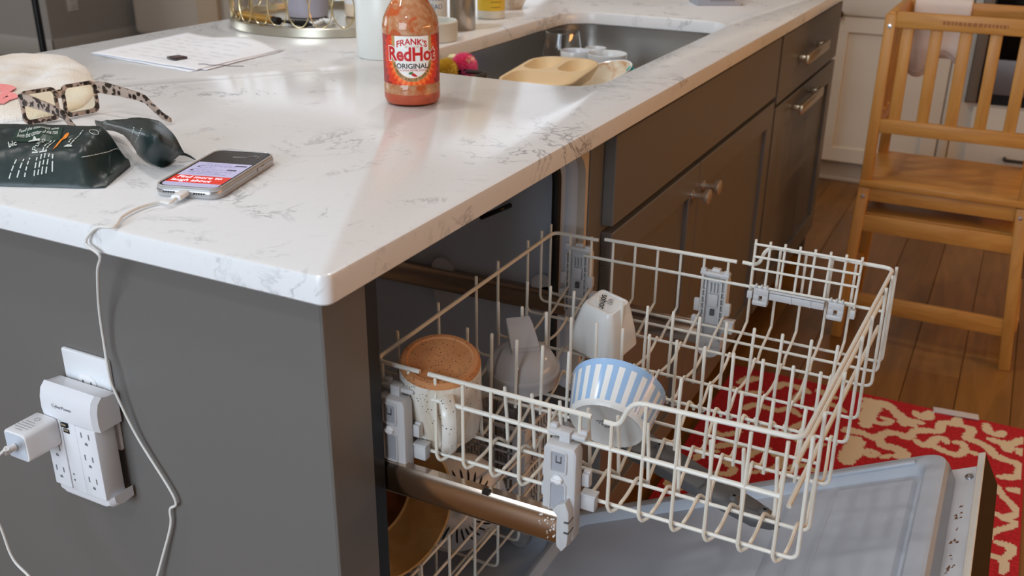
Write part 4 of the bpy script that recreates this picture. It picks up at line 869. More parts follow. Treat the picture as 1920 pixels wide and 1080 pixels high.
def cap(pf, sgn): return [[Fp @ Vector((x, y if not e else y-sgn*e, z-d)) for y, z in pf] for x, e, d in ((X0-.001, .004, .005), (X0+.003, .001, .001), (X0+.012, 0, 0), (X1-.012, 0, 0), (X1-.002, .001, .001), (X1+.003, .004, .006))]
obj('top_housing', tc_.loops(cap(prof, 1)), msp, t)
prof2 = [(.5655, z_b), (.5655, z_f-.003), (.557, z_f-.004), (.5520, z_f-.009), (.5500, z_f-.016), (.5515, z_b)]
obj('bottom_housing', MB().loops(cap(prof2, -1)), msp, t)
obj('centre_field', MB().prism(rrect(X0+.030, X1-.0335, .566, .661, .001, 2), z_f-.006, z_f-.0015, Fp, .0005), msp, t)
for a, b in ((X0+.001, X0+.029), (X1-.0325, X1-.0005)):
    col = obj('socket_column', MB().prism(rrect(a, b, .567, .6605, .001, 2), z_b+.004, z_f-.0005, Fp, .0012), msp, t); cx = (a+b)/2-.001
    for i, cz in enumerate((.648, .618, .588)):
        if a < -.40 and i == 0: continue
        for dx in (-.006, .006): obj('slot', MB().box((cx+dx-.0009, cz-.001, z_f-.0008), (cx+dx+.0009, cz+.0062, z_f-.0002), 0, Fp), mat('slot_grey', (122, 122, 128), .6), col)
        obj('ground_slot', MB().add([Fp @ Vector((cx+.0024*math.cos(q), cz-.0085+max(-.0012, .0026*math.sin(q)), z_f-.0002)) for q in [2*PI*k/14 for k in range(14)]], [tuple(range(14))]), MATS['slot_grey'], col, smooth=0)
for cz in (.657, .6485):
    us = obj('usb_port', MB().box((-.3915, cz-.003, z_f-.003), (-.3815, cz+.0025, z_f-.001 if cz < .65 else z_f+.0012), .0004, Fp), mblack, t); obj('contact', MB().box((-.3905, cz-.0002, z_f-.001 if cz < .65 else z_f+.0010), (-.3825, cz+.0020, z_f-.0006 if cz < .65 else z_f+.0014), 0, Fp), mat('port_tan', (150, 138, 112), .5), us)
for cz in (.589, .581): obj('indicator', MB().lathe([(0, z_f-.0012), (.0011, z_f-.0012)], 10, Fp @ Matrix.Translation((-.388, cz, 0))), mdarkP, t)
text('lettering', 'CyberPower', .0062, Fp @ Matrix.Translation((-.3845, .680, z_f+.0012)), mat('logo_grey', (92, 92, 98), .5), t)
# charger block
t = thing('charger_block', (-.414, -.025, .645), 'white cube phone charger plugged into the surge protector', 'charger')
Fc = Fp
obj('body', MB().prism(rrect(-.4325, -.3960, .6270, .6630, .006, 5), z_f, z_f+.0440, Fc, .002), mwhiteP, t)
obj('front_face', MB().prism(rrect(-.4300, -.3985, .6295, .6605, .005, 5), z_f+.0438, z_f+.0444, Fc), mat('charger_face', (204, 212, 224), .35), t)
pr = MB(); Mtop = frame((-.415, -.030, .6632), (1, 0, 0), (0, 1, 0), (0, 0, 1))
for i, (a, b) in enumerate(((-.006, .006), (-.011, .010), (-.012, .012), (-.010, .011), (-.008, .006))): dashes(pr, a, b, -.012+i*.0042, .0011, Mtop, (.001, .003), .0007)
obj('print', pr, mat('print_mid_grey', (150, 150, 154), .6), t, kind='stuff')
obj('approval_mark', MB().tube([Mtop @ Vector((.001+.0032*math.cos(q), .0125+.0032*math.sin(q), .0001)) for q in [2*PI*k/20 for k in range(20)]], .0003, 5, closed=True), MATS['print_mid_grey'], t)

# ------------------------------------------------------------------ packet of wipes
o_ = Vector((-.4010, .1315, CT)); ea = Vector((.915, .404, 0)).normalized(); eb = Vector((-ea.y, ea.x, 0)); Mw = frame(o_, ea, eb, (0, 0, 1))
t = thing('wipes_packet', o_-ea*.09, 'crumpled dark green soft packet of wipes with an orange mark, lying by the phone', 'packet')
mwp = mat('packet_film', (34, 48, 48), .36); v = coords(mwp); bump(mwp, nz(mwp, v, 30, 3, .6), .35, .004)
HW = .049
def sm(a, b, x): x = max(0, min(1, (x-a)/(b-a))); return x*x*(3-2*x)
def packz(s, q):       # s along (0 = right end), q across -1 (front) .. 1 (back)
    h = (.0490-.0095*(.9-q)/1.25)*(1-sm(.86, 1.02, q)**2*.6)
    if q < -.35: h *= max(0, 1-((-.35-q)/.65)**1.7)*.96+.04
    end = sm(-.030, .004, s); h *= 1-.80*end**1.2
    h += (.0032*noise.noise((s*38, q*2.4, 3))+.0016*noise.noise((s*80, q*5, 9))+.003*noise.noise((s*14, q*1.2, 7)))*(1-q**4)*(1-end*.5); return max(.0012, h)
def onp(s_, q, dz=.0006):
    return Mw @ Vector((s_-.004*q*max(0, 1+s_/.06), q*HW*(1-.06*max(0, (s_+.02)/.02)**2+.02*noise.noise((s_*25, 1, 0))), packz(s_, q)+dz))
ns, nq = 72, 44; top = [[onp(-.215+.219*i/ns, -1+2*j/nq, 0) for j in range(nq+1)] for i in range(ns+1)]
body = MB(); body.grid(top)
for edge in ([r[0] for r in top], [r[-1] for r in top], top[-1], top[0]): body.grid([edge, [Vector((p.x, p.y, CT+.0003)) for p in edge]])
pk_ = obj('pouch', body, mwp, t, smooth=50)
def PK(px, py):        # surface coordinates under a picture point
    s_, q = -.06, .1
    def pr(a, b):
        d = onp(a, b, .0008)-CAM; z = d.dot(fw); return 960+FPX*d.dot(rt)/z, 540-FPX*d.dot(up)/z
    for _ in range(40):
        x, y = pr(s_, q); ex_, ey_ = px-x, py-y; e = 2e-3; xa, ya = pr(s_+e, q); xb, yb = pr(s_, q+e*8)
        a, b, c, d = (xa-x)/e, (xb-x)/(e*8), (ya-y)/e, (yb-y)/(e*8); D_ = a*d-b*c
        if abs(D_) < 1e-6: break
        s_ += max(-.01, min(.01, (ex_*d-b*ey_)/D_*.6)); q += max(-.1, min(.1, (a*ey_-c*ex_)/D_*.6)); q = max(-.98, min(.97, q)); s_ = max(-.21, min(.003, s_))
    return s_, q
def quadmap(BL, BR, TR, TL):
    Q = [PK(*p) for p in (BL, BR, TR, TL)]
    def f(u, v_): return tuple((Q[0][k]*(1-u)+Q[1][k]*u)*(1-v_)+(Q[3][k]*(1-u)+Q[2][k]*u)*v_ for k in (0, 1))
    return f
def drape(name, uv, faces, f, m, dz=.0009, cuts=14):
    bm = bmesh.new(); vv = [bm.verts.new((p[0], p[1], 0)) for p in uv]
    for q in faces:
        try: bm.faces.new([vv[i] for i in q])
        except ValueError: pass
    for ax in (0, 1):
        n_ = (1, 0, 0) if ax == 0 else (0, 1, 0); k = cuts if ax == 0 else max(2, cuts//4)
        for i in range(1, k): bmesh.ops.bisect_plane(bm, geom=bm.verts[:]+bm.edges[:]+bm.faces[:], plane_co=(i/k, i/k, 0), plane_no=n_)
    bm.verts.index_update(); mb = MB(); mb.add([onp(*f(p.co.x, p.co.y), dz) for p in bm.verts], [[p.index for p in q.verts] for q in bm.faces]); bm.free()
    return obj(name, mb, m, pk_, smooth=0)
mlw = mat('packet_print_white', (206, 214, 208), .6); SQ = [(0, 0), (1, 0), (1, 1), (0, 1)]
def ptext(s, BL, BR, TR, TL, m=None, dz=.0013, off=.0):
    v_, f_ = textmb(s, 1, 'LEFT', 0, off); x0_ = min(p.x for p in v_); x1_ = max(p.x for p in v_); y0_, y1_ = -.36, .36
    return drape('lettering', [((p.x-x0_)/(x1_-x0_), (p.y-y0_)/(y1_-y0_)) for p in v_], f_, quadmap(BL, BR, TR, TL), m or mlw, dz)
drape('sticker', SQ, [(0, 1, 2, 3)], quadmap((18, 265), (112, 262), (118, 239), (30, 246)), mat('sticker_green', (26, 58, 46), .4), .0007)
ptext('Feed the innermost wipe', (35, 250), (110, 244.5), (111, 238.5), (37, 243.5), off=.012); ptext('from the center of the roll', (31, 258.5), (108, 252.5), (109, 246), (33, 251.5), off=.012)
drape('hand_icon', [(0, 0), (1, 0), (1, .45), (.7, .45), (.6, 1), (.45, 1), (.4, .5), (0, .4)], [tuple(range(8))], quadmap((53, 267), (75, 264.5), (74, 255), (54, 257)), mlw, .0013)
ptext('bic', (17, 279), (32, 273), (30, 263), (15, 268), off=.02); ptext('Purpo', (70, 285), (87, 263), (78, 259), (60, 281))
ptext('Clean All Day', (62, 288), (80, 282), (79, 279), (61, 284.5)) if 0 else None
mor = mat('packet_orange', (238, 140, 38), .4); drape('orange_mark', [(0, .15), (.12, 0), (.9, 0), (1, .3), (.95, 1), (.85, 1)], [tuple(range(6))], quadmap((98, 280.5), (127, 247.5), (131, 250), (106, 281)), mor, .0009)
drape('emblem', [(.0, .2), (.5, 0), (1, .25), (.9, .8), (.45, 1), (.1, .7)], [tuple(range(6))], quadmap((118, 276), (136, 276), (135, 270), (121, 271)), mlw, .0010)
rq = PK(176, 246); obj('ring_mark', MB().tube([onp(rq[0]+.0048*math.cos(q), rq[1]+.0058*math.sin(q)/HW, .0009) for q in [2*PI*k/20 for k in range(20)]], .0004, 5, closed=True), mlw, pk_)
tx = MB()
def line(a, b, wpx=1.5):
    A_, B_ = PK(*a), PK(*b); L_ = math.hypot(A_[0]-B_[0], (A_[1]-B_[1])*HW); n_ = max(2, int(L_/.0045)); u = 0
    dx_, dq_ = (B_[0]-A_[0]), (B_[1]-A_[1]); ds, dq = dq_*HW, -dx_; nn = math.hypot(ds, dq) or 1; ds, dq = ds/nn*.0007, dq/nn*.0007/HW
    while u < 1:
        e = min(1, u+random.uniform(.5, 1.2)/n_); g = [(A_[0]+dx_*k, A_[1]+dq_*k) for k in (u, e)]
        tx.add([onp(g[0][0]-ds, g[0][1]-dq, .0009), onp(g[1][0]-ds, g[1][1]-dq, .0009), onp(g[1][0]+ds, g[1][1]+dq, .0009), onp(g[0][0]+ds, g[0][1]+dq, .0009)], [(0, 1, 2, 3)]); u = e+.28/n_
for a, b in (((17, 335), (31, 299)), ((32, 333), (45, 298)), ((46, 332), (56, 296)), ((64, 330), (70, 291)), ((71, 328), (78, 289)), ((78, 327), (85, 287)), ((86, 325), (93, 286)), ((98, 322), (99, 289)), ((60, 286), (88, 283)), ((80, 284), (97, 262)), ((85, 285), (103, 263)), ((129, 267), (136, 259)), ((132, 270), (157, 243))): line(a, b)
obj('print_lines', tx, mlw, pk_, kind='stuff')
sp2_ = MB(); pp = spline([onp(*PK(a, b), .001) for a, b in ((153, 295), (166, 293), (181, 290), (195, 287), (205, 284.5), (216, 280), (226, 276), (236, 269), (244, 262))], 5)
for i in range(0, len(pp)-1): sp2_.tube([pp[i], pp[i].lerp(pp[i+1], .6)+Vector((0, 0, .0004*(i % 2)))], .0005, 4)
obj('torn_perforation', sp2_, mat('film_white', (210, 214, 210), .6), pk_, kind='stuff')
obj('end_seam', MB().tube(spline([onp(*PK(a, b), .0006) for a, b in ((207, 286), (206, 300), (207, 314), (203, 328))], 4), .0009, 5), mwp, pk_)
def zz(l): return [AZ(a, b, CT+c) for a, b, c in l]
A_ = spline(zz([(178, 226, .026), (214, 225, .034), (262, 221, .046), (298, 228, .046), (326, 254, .036), (345, 286, .016)]), 6)
B_ = spline(zz([(180, 234, .018), (214, 238, .030), (258, 246, .046), (292, 256, .048), (316, 276, .030), (336, 292, .010)]), 6)
C_ = spline(zz([(186, 240, .012), (222, 246, .020), (252, 262, .030), (268, 288, .018), (292, 306, .006), (322, 302, .004)]), 6)
D_ = spline(zz([(190, 242, .004), (226, 250, .008), (250, 274, .010), (262, 293, .006), (302, 314, .001), (330, 300, .001)]), 6)
Gd = []
for i in range(len(A_)):
    c4 = spline([A_[i], B_[i], C_[i], D_[i]], 5); Gd.append([p+Vector((0, 0, .0015*noise.noise(p*70))) for p in c4])
solid(obj('torn_flap', MB().grid(Gd), mwp, t, smooth=60), .0007)
tl_ = [zz([(336, 283, .014), (352, 289, .008), (367, 299, .0015)]), zz([(330, 290, .008), (350, 293, .006), (366, 300, .001)])]
solid(obj('flap_tail', MB().grid([spline(l, 5) for l in tl_]), mwp, t), .0007)
sm = MB()
for i in range(9):
    a = C_[14].lerp(B_[10+i], .5)
for k in range(2):
    for i in range(10): p = Gd[11+k*2][4+i] if 4+i < len(Gd[0]) else Gd[11][-1]; sm.box(tuple(p-Vector((.0006, .0006, -.0002))), tuple(p+Vector((.0006, .0006, .0013))))
obj('flap_print', sm, mlw, t, kind='stuff')

# ------------------------------------------------------------------ by the sink
q = Vector((-.592, 1.158, CT)); t = thing('sponge_holder', q, 'pale stone round sponge holder behind the hot sauce bottle', 'holder')
mst = mat('pale_stone', (222, 224, 218), .4); obj('body', MB().lathe([(0, 0), (.049, 0), (.051, .002), (.052, .038), (.050, .041), (.047, .0405), (.045, .036), (.0445, .008), (0, .007)], 48, Matrix.Translation(q)), mst, t)
obj('base_pad', MB().lathe([(0, -.0001), (.0475, -.0001), (.0475, .001), (0, .001)], 32, Matrix.Translation(q)), mdarkP, t)
q = Vector((-.612, 1.318, CT)); t = thing('soap_dispenser', q, 'brushed steel cylinder dispenser beside the sink', 'dispenser')
obj('body', MB().lathe([(0, 0), (.0275, 0), (.0285, .0015), (.0285, .150), (.026, .154), (0, .154)], 48, Matrix.Translation(q)), mat('brushed_steel', (186, 178, 168), .3, 1), t)
obj('pump', MB().lathe([(.012, .152), (.012, .165), (.006, .167), (.006, .19), (.009, .192), (.009, .2), (0, .2)], 24, Matrix.Translation(q)).box((q.x-.005, q.y-.05, q.z+.19), (q.x+.005, q.y, q.z+.2), .002), mchrome, t)
q = Vector((-.640, 1.505, CT)); t = thing('soap_bottle', q, 'clear soap bottle with a yellow label behind the steel dispenser', 'bottle'); Rq = .033
obj('body', MB().lathe([(0, .001), (Rq-.003, 0), (Rq, .003), (Rq, .13), (.024, .15), (.013, .158), (.013, .17), (0, .17)], 40, Matrix.Translation(q)), mat('bottle_frost', (224, 222, 210), .3), t)
az = math.atan2(CAM.y-q.y, CAM.x-q.x); lb_ = obj('label', MB().lathe([(Rq+.0003, .020), (Rq+.0003, .125)], 32, Matrix.Translation(q), a0=az-1.7, a1=az+1.7), mat('label_yellow', (232, 196, 62), .4), t)
def cyl(s, size, u, z, R_, az_): v, f = textmb(s, size); return [q+Vector((R_*math.cos(az_+(p.x+u)/R_), R_*math.sin(az_+(p.x+u)/R_), z+p.y)) for p in v], f
v_, f_ = cyl('ENER', .0125, .012, .052, Rq+.0009, az); obj('lettering', MB().add(v_, f_), mink, lb_, smooth=0)
ln_ = MB()
for z, a, b in ((.040, -.002, .026), (.028, 0, .024)):
    for i in range(14): u = a+(b-a)*i/14; p = [q+Vector(((Rq+.0009)*math.cos(az+w_/Rq), (Rq+.0009)*math.sin(az+w_/Rq), z+d_)) for w_, d_ in ((u, 0), (u+(b-a)/14, 0), (u+(b-a)/14, .001), (u, .001))]; ln_.add(p, [(0, 1, 2, 3)])
obj('label_lines', ln_, mink, lb_, smooth=0)
q = Vector((-.700, 1.335, CT)); t = thing('cleaner_bottle', q, 'white cleaner bottle with blue lettering partly hidden by the hot sauce bottle', 'bottle'); Rq = .036
q = AZ(806, 66, CT); q = Vector((q.x-.015, q.y+.03, CT)); t.location = q
obj('body', MB().lathe([(0, .001), (Rq-.003, 0), (Rq, .003), (Rq, .14), (.02, .165), (.013, .17), (.013, .19), (0, .19)], 40, Matrix.Translation(q)), mat('cleaner_white', (216, 226, 232), .3), t)
az = math.atan2(CAM.y-q.y, CAM.x-q.x); mbl = mat('lettering_blue', (84, 116, 168), .5)
for s_, z in (('FACE', .076), ('EAD', .059)): v_, f_ = cyl(s_, .0145, .014, z, Rq+.0006, az); obj('lettering', MB().add(v_, f_), mbl, t, smooth=0)
q = AZ(953, 19, CT); q = Vector((q.x-.02, q.y+.037, CT)); t = thing('speckled_bowl', q, 'speckled cream bowl on the counter at the far side of the sink', 'bowl')
obj('body', MB().lathe([(0, .002), (.030, .0), (.036, .0), (.039, .006), (.046, .022), (.052, .05), (.053, .065), (.051, .066), (.049, .05), (.036, .01), (0, .008)], 44, Matrix.Translation(q)), mspk, t); obj('foot_ring', MB().lathe([(.028, -.0002), (.035, -.0002), (.035, .002), (.028, .002)], 32, Matrix.Translation(q)), mtc, t)
a_, b_ = AZ(1307, 11, CT), AZ(1389, 11, CT); t = thing('silver_box', (a_+b_)/2, 'flat silver grey printed box on the counter beyond the sink', 'box'); ex = (b_-a_); wb_ = ex.length; Mx = frame(a_, ex, (-ex.y, ex.x, 0), (0, 0, 1))
msb = mat('silver_card', (168, 172, 182), .35, .3); obj('carton', MB().box((0, 0, 0), (wb_, .09, .05), .0015, Mx), msb, t)
dl_ = MB(); dashes(dl_, wb_*.3, wb_*.85, .012, .003, Mx @ Matrix(((1, 0, 0, 0), (0, 0, -1, -.0004), (0, 1, 0, 0), (0, 0, 0, 1))), (.003, .008), .002); obj('print', dl_, mat('print_slate', (110, 114, 126), .6), t, kind='stuff')

# ------------------------------------------------------------------ in the sink
ZSK = .764
def lathe_thing(name, label, cat, q, prof, m, part='body', n=48, T=None):
    k = thing(name, (q.x, q.y, ZSK), label, cat); obj(part, MB().lathe(prof, n, T or Matrix.Translation((q.x, q.y, ZSK))), m, k); return k
g = AZ(1060, 58, .897); g = Vector((g.x, g.y-.015, 0)); k = lathe_thing('stemless_glass', 'clear stemless wine glass standing upright in the sink', 'glass', g, [(0, .0), (.026, 0), (.034, .006), (.046, .030), (.050, .052), (.048, .080), (.0395, .133), (.0388, .1335), (.0382, .133), (.0465, .080), (.0485, .052), (.0445, .031), (.033, .009), (0, .004)], mglass, 'bowl')
obj('rim', MB().tube([(g.x+.0388*math.cos(2*PI*i/40), g.y+.0388*math.sin(2*PI*i/40), ZSK+.1335) for i in range(40)], .0009, 6, closed=True), mglass, k)
def cupprof(r, h): return [(0, .002), (r*.78, 0), (r*.84, .003), (r*.98, h*.8), (r, h-.001), (r*.985, h), (r*.955, h-.002), (r*.93, h*.8), (r*.8, .008), (0, .006)]
q = AZ(1137, 105, .868); q.y += .035; q.x -= .012; k = lathe_thing('white_cup', 'plain white cup in the sink to the right of the wine glass', 'cup', q, cupprof(.045, .104), mceramic); obj('handle', MB().tube(fillet([(q.x-.04, q.y+.02, ZSK+.085), (q.x-.066, q.y+.034, ZSK+.08), (q.x-.062, q.y+.032, ZSK+.03), (q.x-.036, q.y+.018, ZSK+.025)], .015), .004, 8), mceramic, k)
q2 = Vector((-.362, 1.496, 0)); k = lathe_thing('white_cup', 'smaller white cup in the sink, half hidden behind the wine glass', 'cup', q2, cupprof(.0245, .106), mceramic); obj('foot_ring', MB().lathe([(.014, -.0002), (.018, -.0002), (.018, .003), (.014, .003)], 24, Matrix.Translation((q2.x, q2.y, ZSK))), mceramic, k)
q3 = AZ(1075, 97, .868); k = lathe_thing('banded_cup', 'white cup with a blue band, seen through the wine glass in the sink', 'cup', Vector((q3.x-.004, q3.y+.02, 0)), cupprof(.034, .104), mceramic); obj('blue_band', MB().lathe([(.0336, .060), (.0343, .088)], 40, Matrix.Translation((q3.x-.004, q3.y+.02, ZSK))), mat('band_blue', (70, 84, 150), .3), k)
# dirty white dish
mdty = mat('soiled_enamel', (236, 226, 208), .35); v = coords(mdty); setc(mdty, mixc(mdty, ramp(mdty, nz(mdty, v, 26, 5, 1), [(.50, (0, 0, 0)), (.74, (1, 1, 1))]), (240, 230, 210), (206, 146, 78)))
dq = AZ(1116, 139, .858); dn = Vector((-.14, -.12, 1)).normalized(); Mdh = axisf(Vector((dq.x, dq.y, .826)), dn, Vector((.16, .98, 0)))
t = thing('soiled_dish', (dq.x, dq.y, ZSK), 'white oval dish smeared with orange sauce at the near right of the sink', 'dish')
def oval(a, b, z, n=44): return [(a*math.cos(2*PI*i/n), b*math.sin(2*PI*i/n), z) for i in range(n)]
obj('outside', MB().loops([oval(.075, .042, -.030), oval(.085, .049, -.024), oval(.116, .066, .026), oval(.1175, .0675, .0285), oval(.1165, .0665, .030), oval(.114, .064, .0285)], True, False, M=Mdh), mceramic, t)
obj('soiled_inside', MB().loops([oval(.114, .064, .0285), oval(.108, .060, .016), oval(.083, .047, -.020), oval(.070, .039, -.024)], False, True, M=Mdh), mdty, t, label='inside smeared with orange sauce')
# divided plate
t = thing('divided_plate', (-.33, 1.2, .8), 'beige three-compartment toddler plate tilted on the pile in the sink', 'plate')
mbg = mat('beige_silicone', (232, 204, 160), .45); c0, c1, c2, c3 = AZ(890, 152, .866), AZ(1028, 103, .882), AZ(1134, 110, .884), AZ(1066, 168, .868)
pc = (c0+c1+c2+c3)/4; ex = ((c2-c1)+(c3-c0)).normalized(); ey = ((c1-c0)+(c2-c3)); ey = (ey-ex*ey.dot(ex)).normalized(); Md = frame(pc, ex, ey); wx = ((c2-c1).length+(c3-c0).length)/4; wy = ((c1-c0).length+(c2-c3).length)/4
wx *= .97; wy *= .95
plo = rrect(-wx, wx, -wy, wy, .055, 9)
comps = [[(-wx+.010, -wy+.012), (wx-.012, -wy+.012), (wx-.012, -.010), (-wx+.010, -.010)], [(-wx+.010, .002), (-.006, .002), (-.006, wy-.012), (-wx+.010, wy-.012)], [(.006, .002), (wx-.012, .002), (wx-.012, wy-.012), (.006, wy-.012)]]
def rcomp(c, r): xs = [p[0] for p in c]; ys = [p[1] for p in c]; return rrect(min(xs), max(xs), min(ys), max(ys), r, 6)
bm = bmesh.new(); loopsE = []
Lo = [[bm.verts.new((x, y, z)) for x, y in shift(plo, d)] for d, z in ((.003, 0), (.0008, -.0012), (0, -.004), (.004, -.012), (.016, -.030), (.022, -.032))]; n = len(plo)
for A, B in zip(Lo, Lo[1:]):
    for j in range(n): bm.faces.new((A[j], A[(j+1) % n], B[(j+1) % n], B[j]))
bm.faces.new(Lo[-1]); loopsE.append(Lo[0])
for c in comps:
    p_ = rcomp(c, .030); Lc = [[bm.verts.new((x, y, z)) for x, y in shift(p_, d)] for d, z in ((0, 0), (.0015, -.002), (.007, -.020), (.013, -.024))]; m_ = len(p_)
    for A, B in zip(Lc, Lc[1:]):
        for j in range(m_): bm.faces.new((A[j], A[(j+1) % m_], B[(j+1) % m_], B[j]))
    bm.faces.new(Lc[-1]); loopsE.append(Lc[0])
bmesh.ops.triangle_fill(bm, edges=[bm.edges.get((l[j], l[(j+1) % len(l)])) for l in loopsE for j in range(len(l))], use_beauty=True)
bmesh.ops.recalc_face_normals(bm, faces=bm.faces); bm.verts.index_update(); pm = MB(); pm.add([v.co.copy() for v in bm.verts], [[v.index for v in f.verts] for f in bm.faces], 0, Md); bm.free()
obj('plate', pm, mbg, t, smooth=50)
obj('suction_base', MB().lathe([(0, -.040), (.040, -.040), (.045, -.032), (0, -.031)], 32, Md), mbg, t)
# teal spoon
a_ = AZ(1183, 128, .865); t = thing('teal_spoon', (a_.x, a_.y, .8), 'teal toddler spoon poking up at the right end of the sink pile', 'spoon'); mte = mat('teal_plastic', (40, 180, 176), .4)
obj('handle', MB().tube([a_+Vector((-.004, -.006, -.075)), a_+Vector((-.002, -.003, -.02)), a_+Vector((0, 0, -.004)), a_+Vector((.001, .001, .004))], [.004, .006, .0095, .004], 14), mte, t)
obj('bowl', MB().ball(a_+Vector((-.006, -.010, -.085)), .013, 8, sz=.6), mte, t)
# scrubber caddy
t = thing('sink_caddy', (-.44, 1.03, .85), 'dark wire caddy hung in the near left corner of the sink', 'caddy'); md = mat('caddy_plastic', (52, 44, 42), .4)
cx0, cx1, cy0, cy1, cz = -.522, -.402, .955, 1.045, .882
fr = MB(); fr.tube([(x, y, cz) for x, y in rrect(cx0, cx1, cy0, cy1, .012, 4)], .0045, 8, closed=True); obj('top_frame', fr, md, t)
for x, y in ((cx1, cy0+.01), (cx1, cy0+.036), (cx1, cy1-.036), (cx1, cy1-.01), (cx0, cy0+.02), (cx0, cy1-.02), (-.46, cy0), (-.46, cy1)): obj('upright', MB().box((x-.0025, y-.0025, .82), (x+.0025, y+.0025, cz)), md, t)
obj('tray', MB().box((cx0, cy0, .816), (cx1, cy1, .822), .002), md, t)
def scrub(name, label, c, r, m, lng):
    k = thing(name, c, label, 'scrubber'); obj('head', MB().ball(c, r*.74, 12), m, k); fz = MB()
    for i in range(lng):
        zz_ = 1-2*(i+.5)/lng; a = i*2.39996; d = Vector((math.sqrt(1-zz_*zz_)*math.cos(a), math.sqrt(1-zz_*zz_)*math.sin(a), zz_)); d2 = (d+Vector([random.uniform(-.3, .3) for _ in range(3)])).normalized(); p = c+d*r*.70; s_ = d.orthogonal().normalized()*.0014
        fz.add([p-s_, p+s_, p+d2*r*.42+s_*.4], [(0, 1, 2)])
    obj('bristles', fz, m, k, kind='stuff'); return k
pq = AZ(864, 121, .893); k = scrub('pink_scrubber', 'fluffy bright pink scrubber standing in the sink caddy', Vector((pq.x, pq.y+.012, .887)), .026, mat('pink_bristle', (246, 96, 146), .8), 1400)
yq = AZ(836, 121, .895); k = scrub('yellow_scrubber', 'yellow bristle scrubber in the sink caddy, partly behind the hot sauce bottle', Vector((yq.x, yq.y, .883)), .023, mat('yellow_bristle', (224, 184, 62), .8), 1000)
sq_ = Vector((yq.x+.010, yq.y+.042, .878)); t = thing('cream_sponge', sq_, 'pale cream sponge standing between the yellow and pink scrubbers', 'sponge'); obj('sponge_body', MB().box((sq_.x-.03, sq_.y-.012, sq_.z-.045), (sq_.x+.03, sq_.y+.012, sq_.z+.030), .010, seg=3), mat('cream_sponge', (238, 226, 176), .9), t); obj('scouring_side', MB().box((sq_.x-.028, sq_.y-.0145, sq_.z-.043), (sq_.x+.028, sq_.y-.0115, sq_.z+.026), .001), mat('scourer_tan', (206, 186, 128), .95), t)

# ------------------------------------------------------------------ bamboo step tower
t = thing('learning_tower', (.39, 2.27, 0), 'bamboo toddler standing tower with slatted guard rail, on the wood floor', 'tower')
def beam(name, a, b, w_, d_, m, wv=(1, 0, 0), bev=.003):
    a, b = Vector(a), Vector(b); z = (b-a).normalized(); x = (Vector(wv)-z*Vector(wv).dot(z)).normalized(); Mx = frame(a, x, z.cross(x), z); return obj(name, MB().box((-w_/2, -d_/2, 0), (w_/2, d_/2, (b-a).length), bev, Mx), m, t)
FY, BY = 2.11, 2.43
lt, ltb = [], []
for x, fx in ((.201, .186), (.592, .634)):
    for y, fy in ((FY, FY-.005), (BY, BY+.02)):
        beam('leg', (fx, fy, 0), (x, y, .455), .030, .028, mbamL)
        beam('post', (x, y, .470), (x, y, .915), .028, .028, mbamL)
        if y == FY:
            for zz_ in (.43, .885): obj('screw_cap', MB().lathe([(0, 0), (.0055, 0), (.005, .0015), (0, .002)], 14, axisf((x, y-.0142, zz_), (0, -1, 0))), mscrew, t)
    beam('side_rail', (x, FY, .900), (x, BY, .900), .020, .040, mbamL, (1, 0, 0)); beam('side_rail', (x, FY, .628), (x, BY, .628), .018, .036, mbamL)
    beam('side_apron', (x, FY, .435), (x, BY, .435), .018, .04, mbamL); beam('side_stretcher', (fx, FY, .13), (fx, BY, .13), .018, .04, mbamL)
    for y in (2.2, 2.27, 2.34): beam('side_slat', (x, y, .645), (x, y, .882), .010, .028, mbamL)
beam('top_rail', (.214, FY-.004, .902), (.579, FY-.004, .902), .040, .018, mbamX, (0, 0, 1)); beam('guard_rail', (.214, FY-.004, .627), (.579, FY-.004, .627), .037, .018, mbamX, (0, 0, 1))
beam('back_rail', (.214, BY, .900), (.579, BY, .900), .036, .018, mbamX, (0, 0, 1))
for x in (.248, .317, .386, .455, .524): beam('slat', (x, FY-.002, .640), (x-.003, FY-.002, .886), .029, .010, mbamL)
obj('platform', MB().box((.186, FY-.018, .457), (.610, BY+.02, .475), .003), mbamX, t)
beam('apron', (.214, FY, .436), (.579, FY, .436), .038, .016, mbamX, (0, 0, 1)); beam('step_rail', (.208, FY-.004, .354), (.592, FY-.004, .354), .048, .018, mbamX, (0, 0, 1)); beam('stretcher', (.200, FY-.006, .120), (.612, FY-.006, .120), .048, .018, mbamX, (0, 0, 1))
obj('step', MB().box((.210, FY+.006, .372), (.585, FY+.12, .380), .002), mbamX, t)
en = MB(); Me = frame((.385, FY-.0135, .902), (1, 0, 0), (0, 0, 1), (0, -1, 0)); dashes(en, -.06, .09, -.004, .009, Me, (.004, .010), .003); obj('engraving', en, mat('engraved_brown', (158, 100, 52), .6), t, kind='stuff')
# white towel over its back rail
t = thing('hand_towel', (.30, BY, .90), 'white hand towel draped over the back rail of the bamboo tower', 'towel')
mtw = mat('white_terry', (226, 214, 206), 1, sheen=.3); bump(mtw, nz(mtw, coords(mtw), 500, 2), .6, .002); G = []
for i in range(22):
    x = .222+.150*i/21; wv = .004*math.sin(i*.9); lb_ = .725-.03*(1 if i < 5 else math.sin((i-5)/16*PI))*0+(.03 if i > 9 else 0)-.018*math.sin(i*.35)
    pf = [(BY-.016, lb_), (BY-.015+wv*.8, .80), (BY-.0145+wv*.4, .86), (BY-.0135, .905), (BY-.008, .9215), (BY, .924), (BY+.009, .9215), (BY+.0135, .905), (BY+.015+wv*.5, .84), (BY+.016, .76)]
    G.append([Vector((x+.006*noise.noise((z*6, i*.1, 2)), y, z)) for y, z in pf])
solid(obj('terry', MB().grid(G), mtw, t, smooth=60), .004)
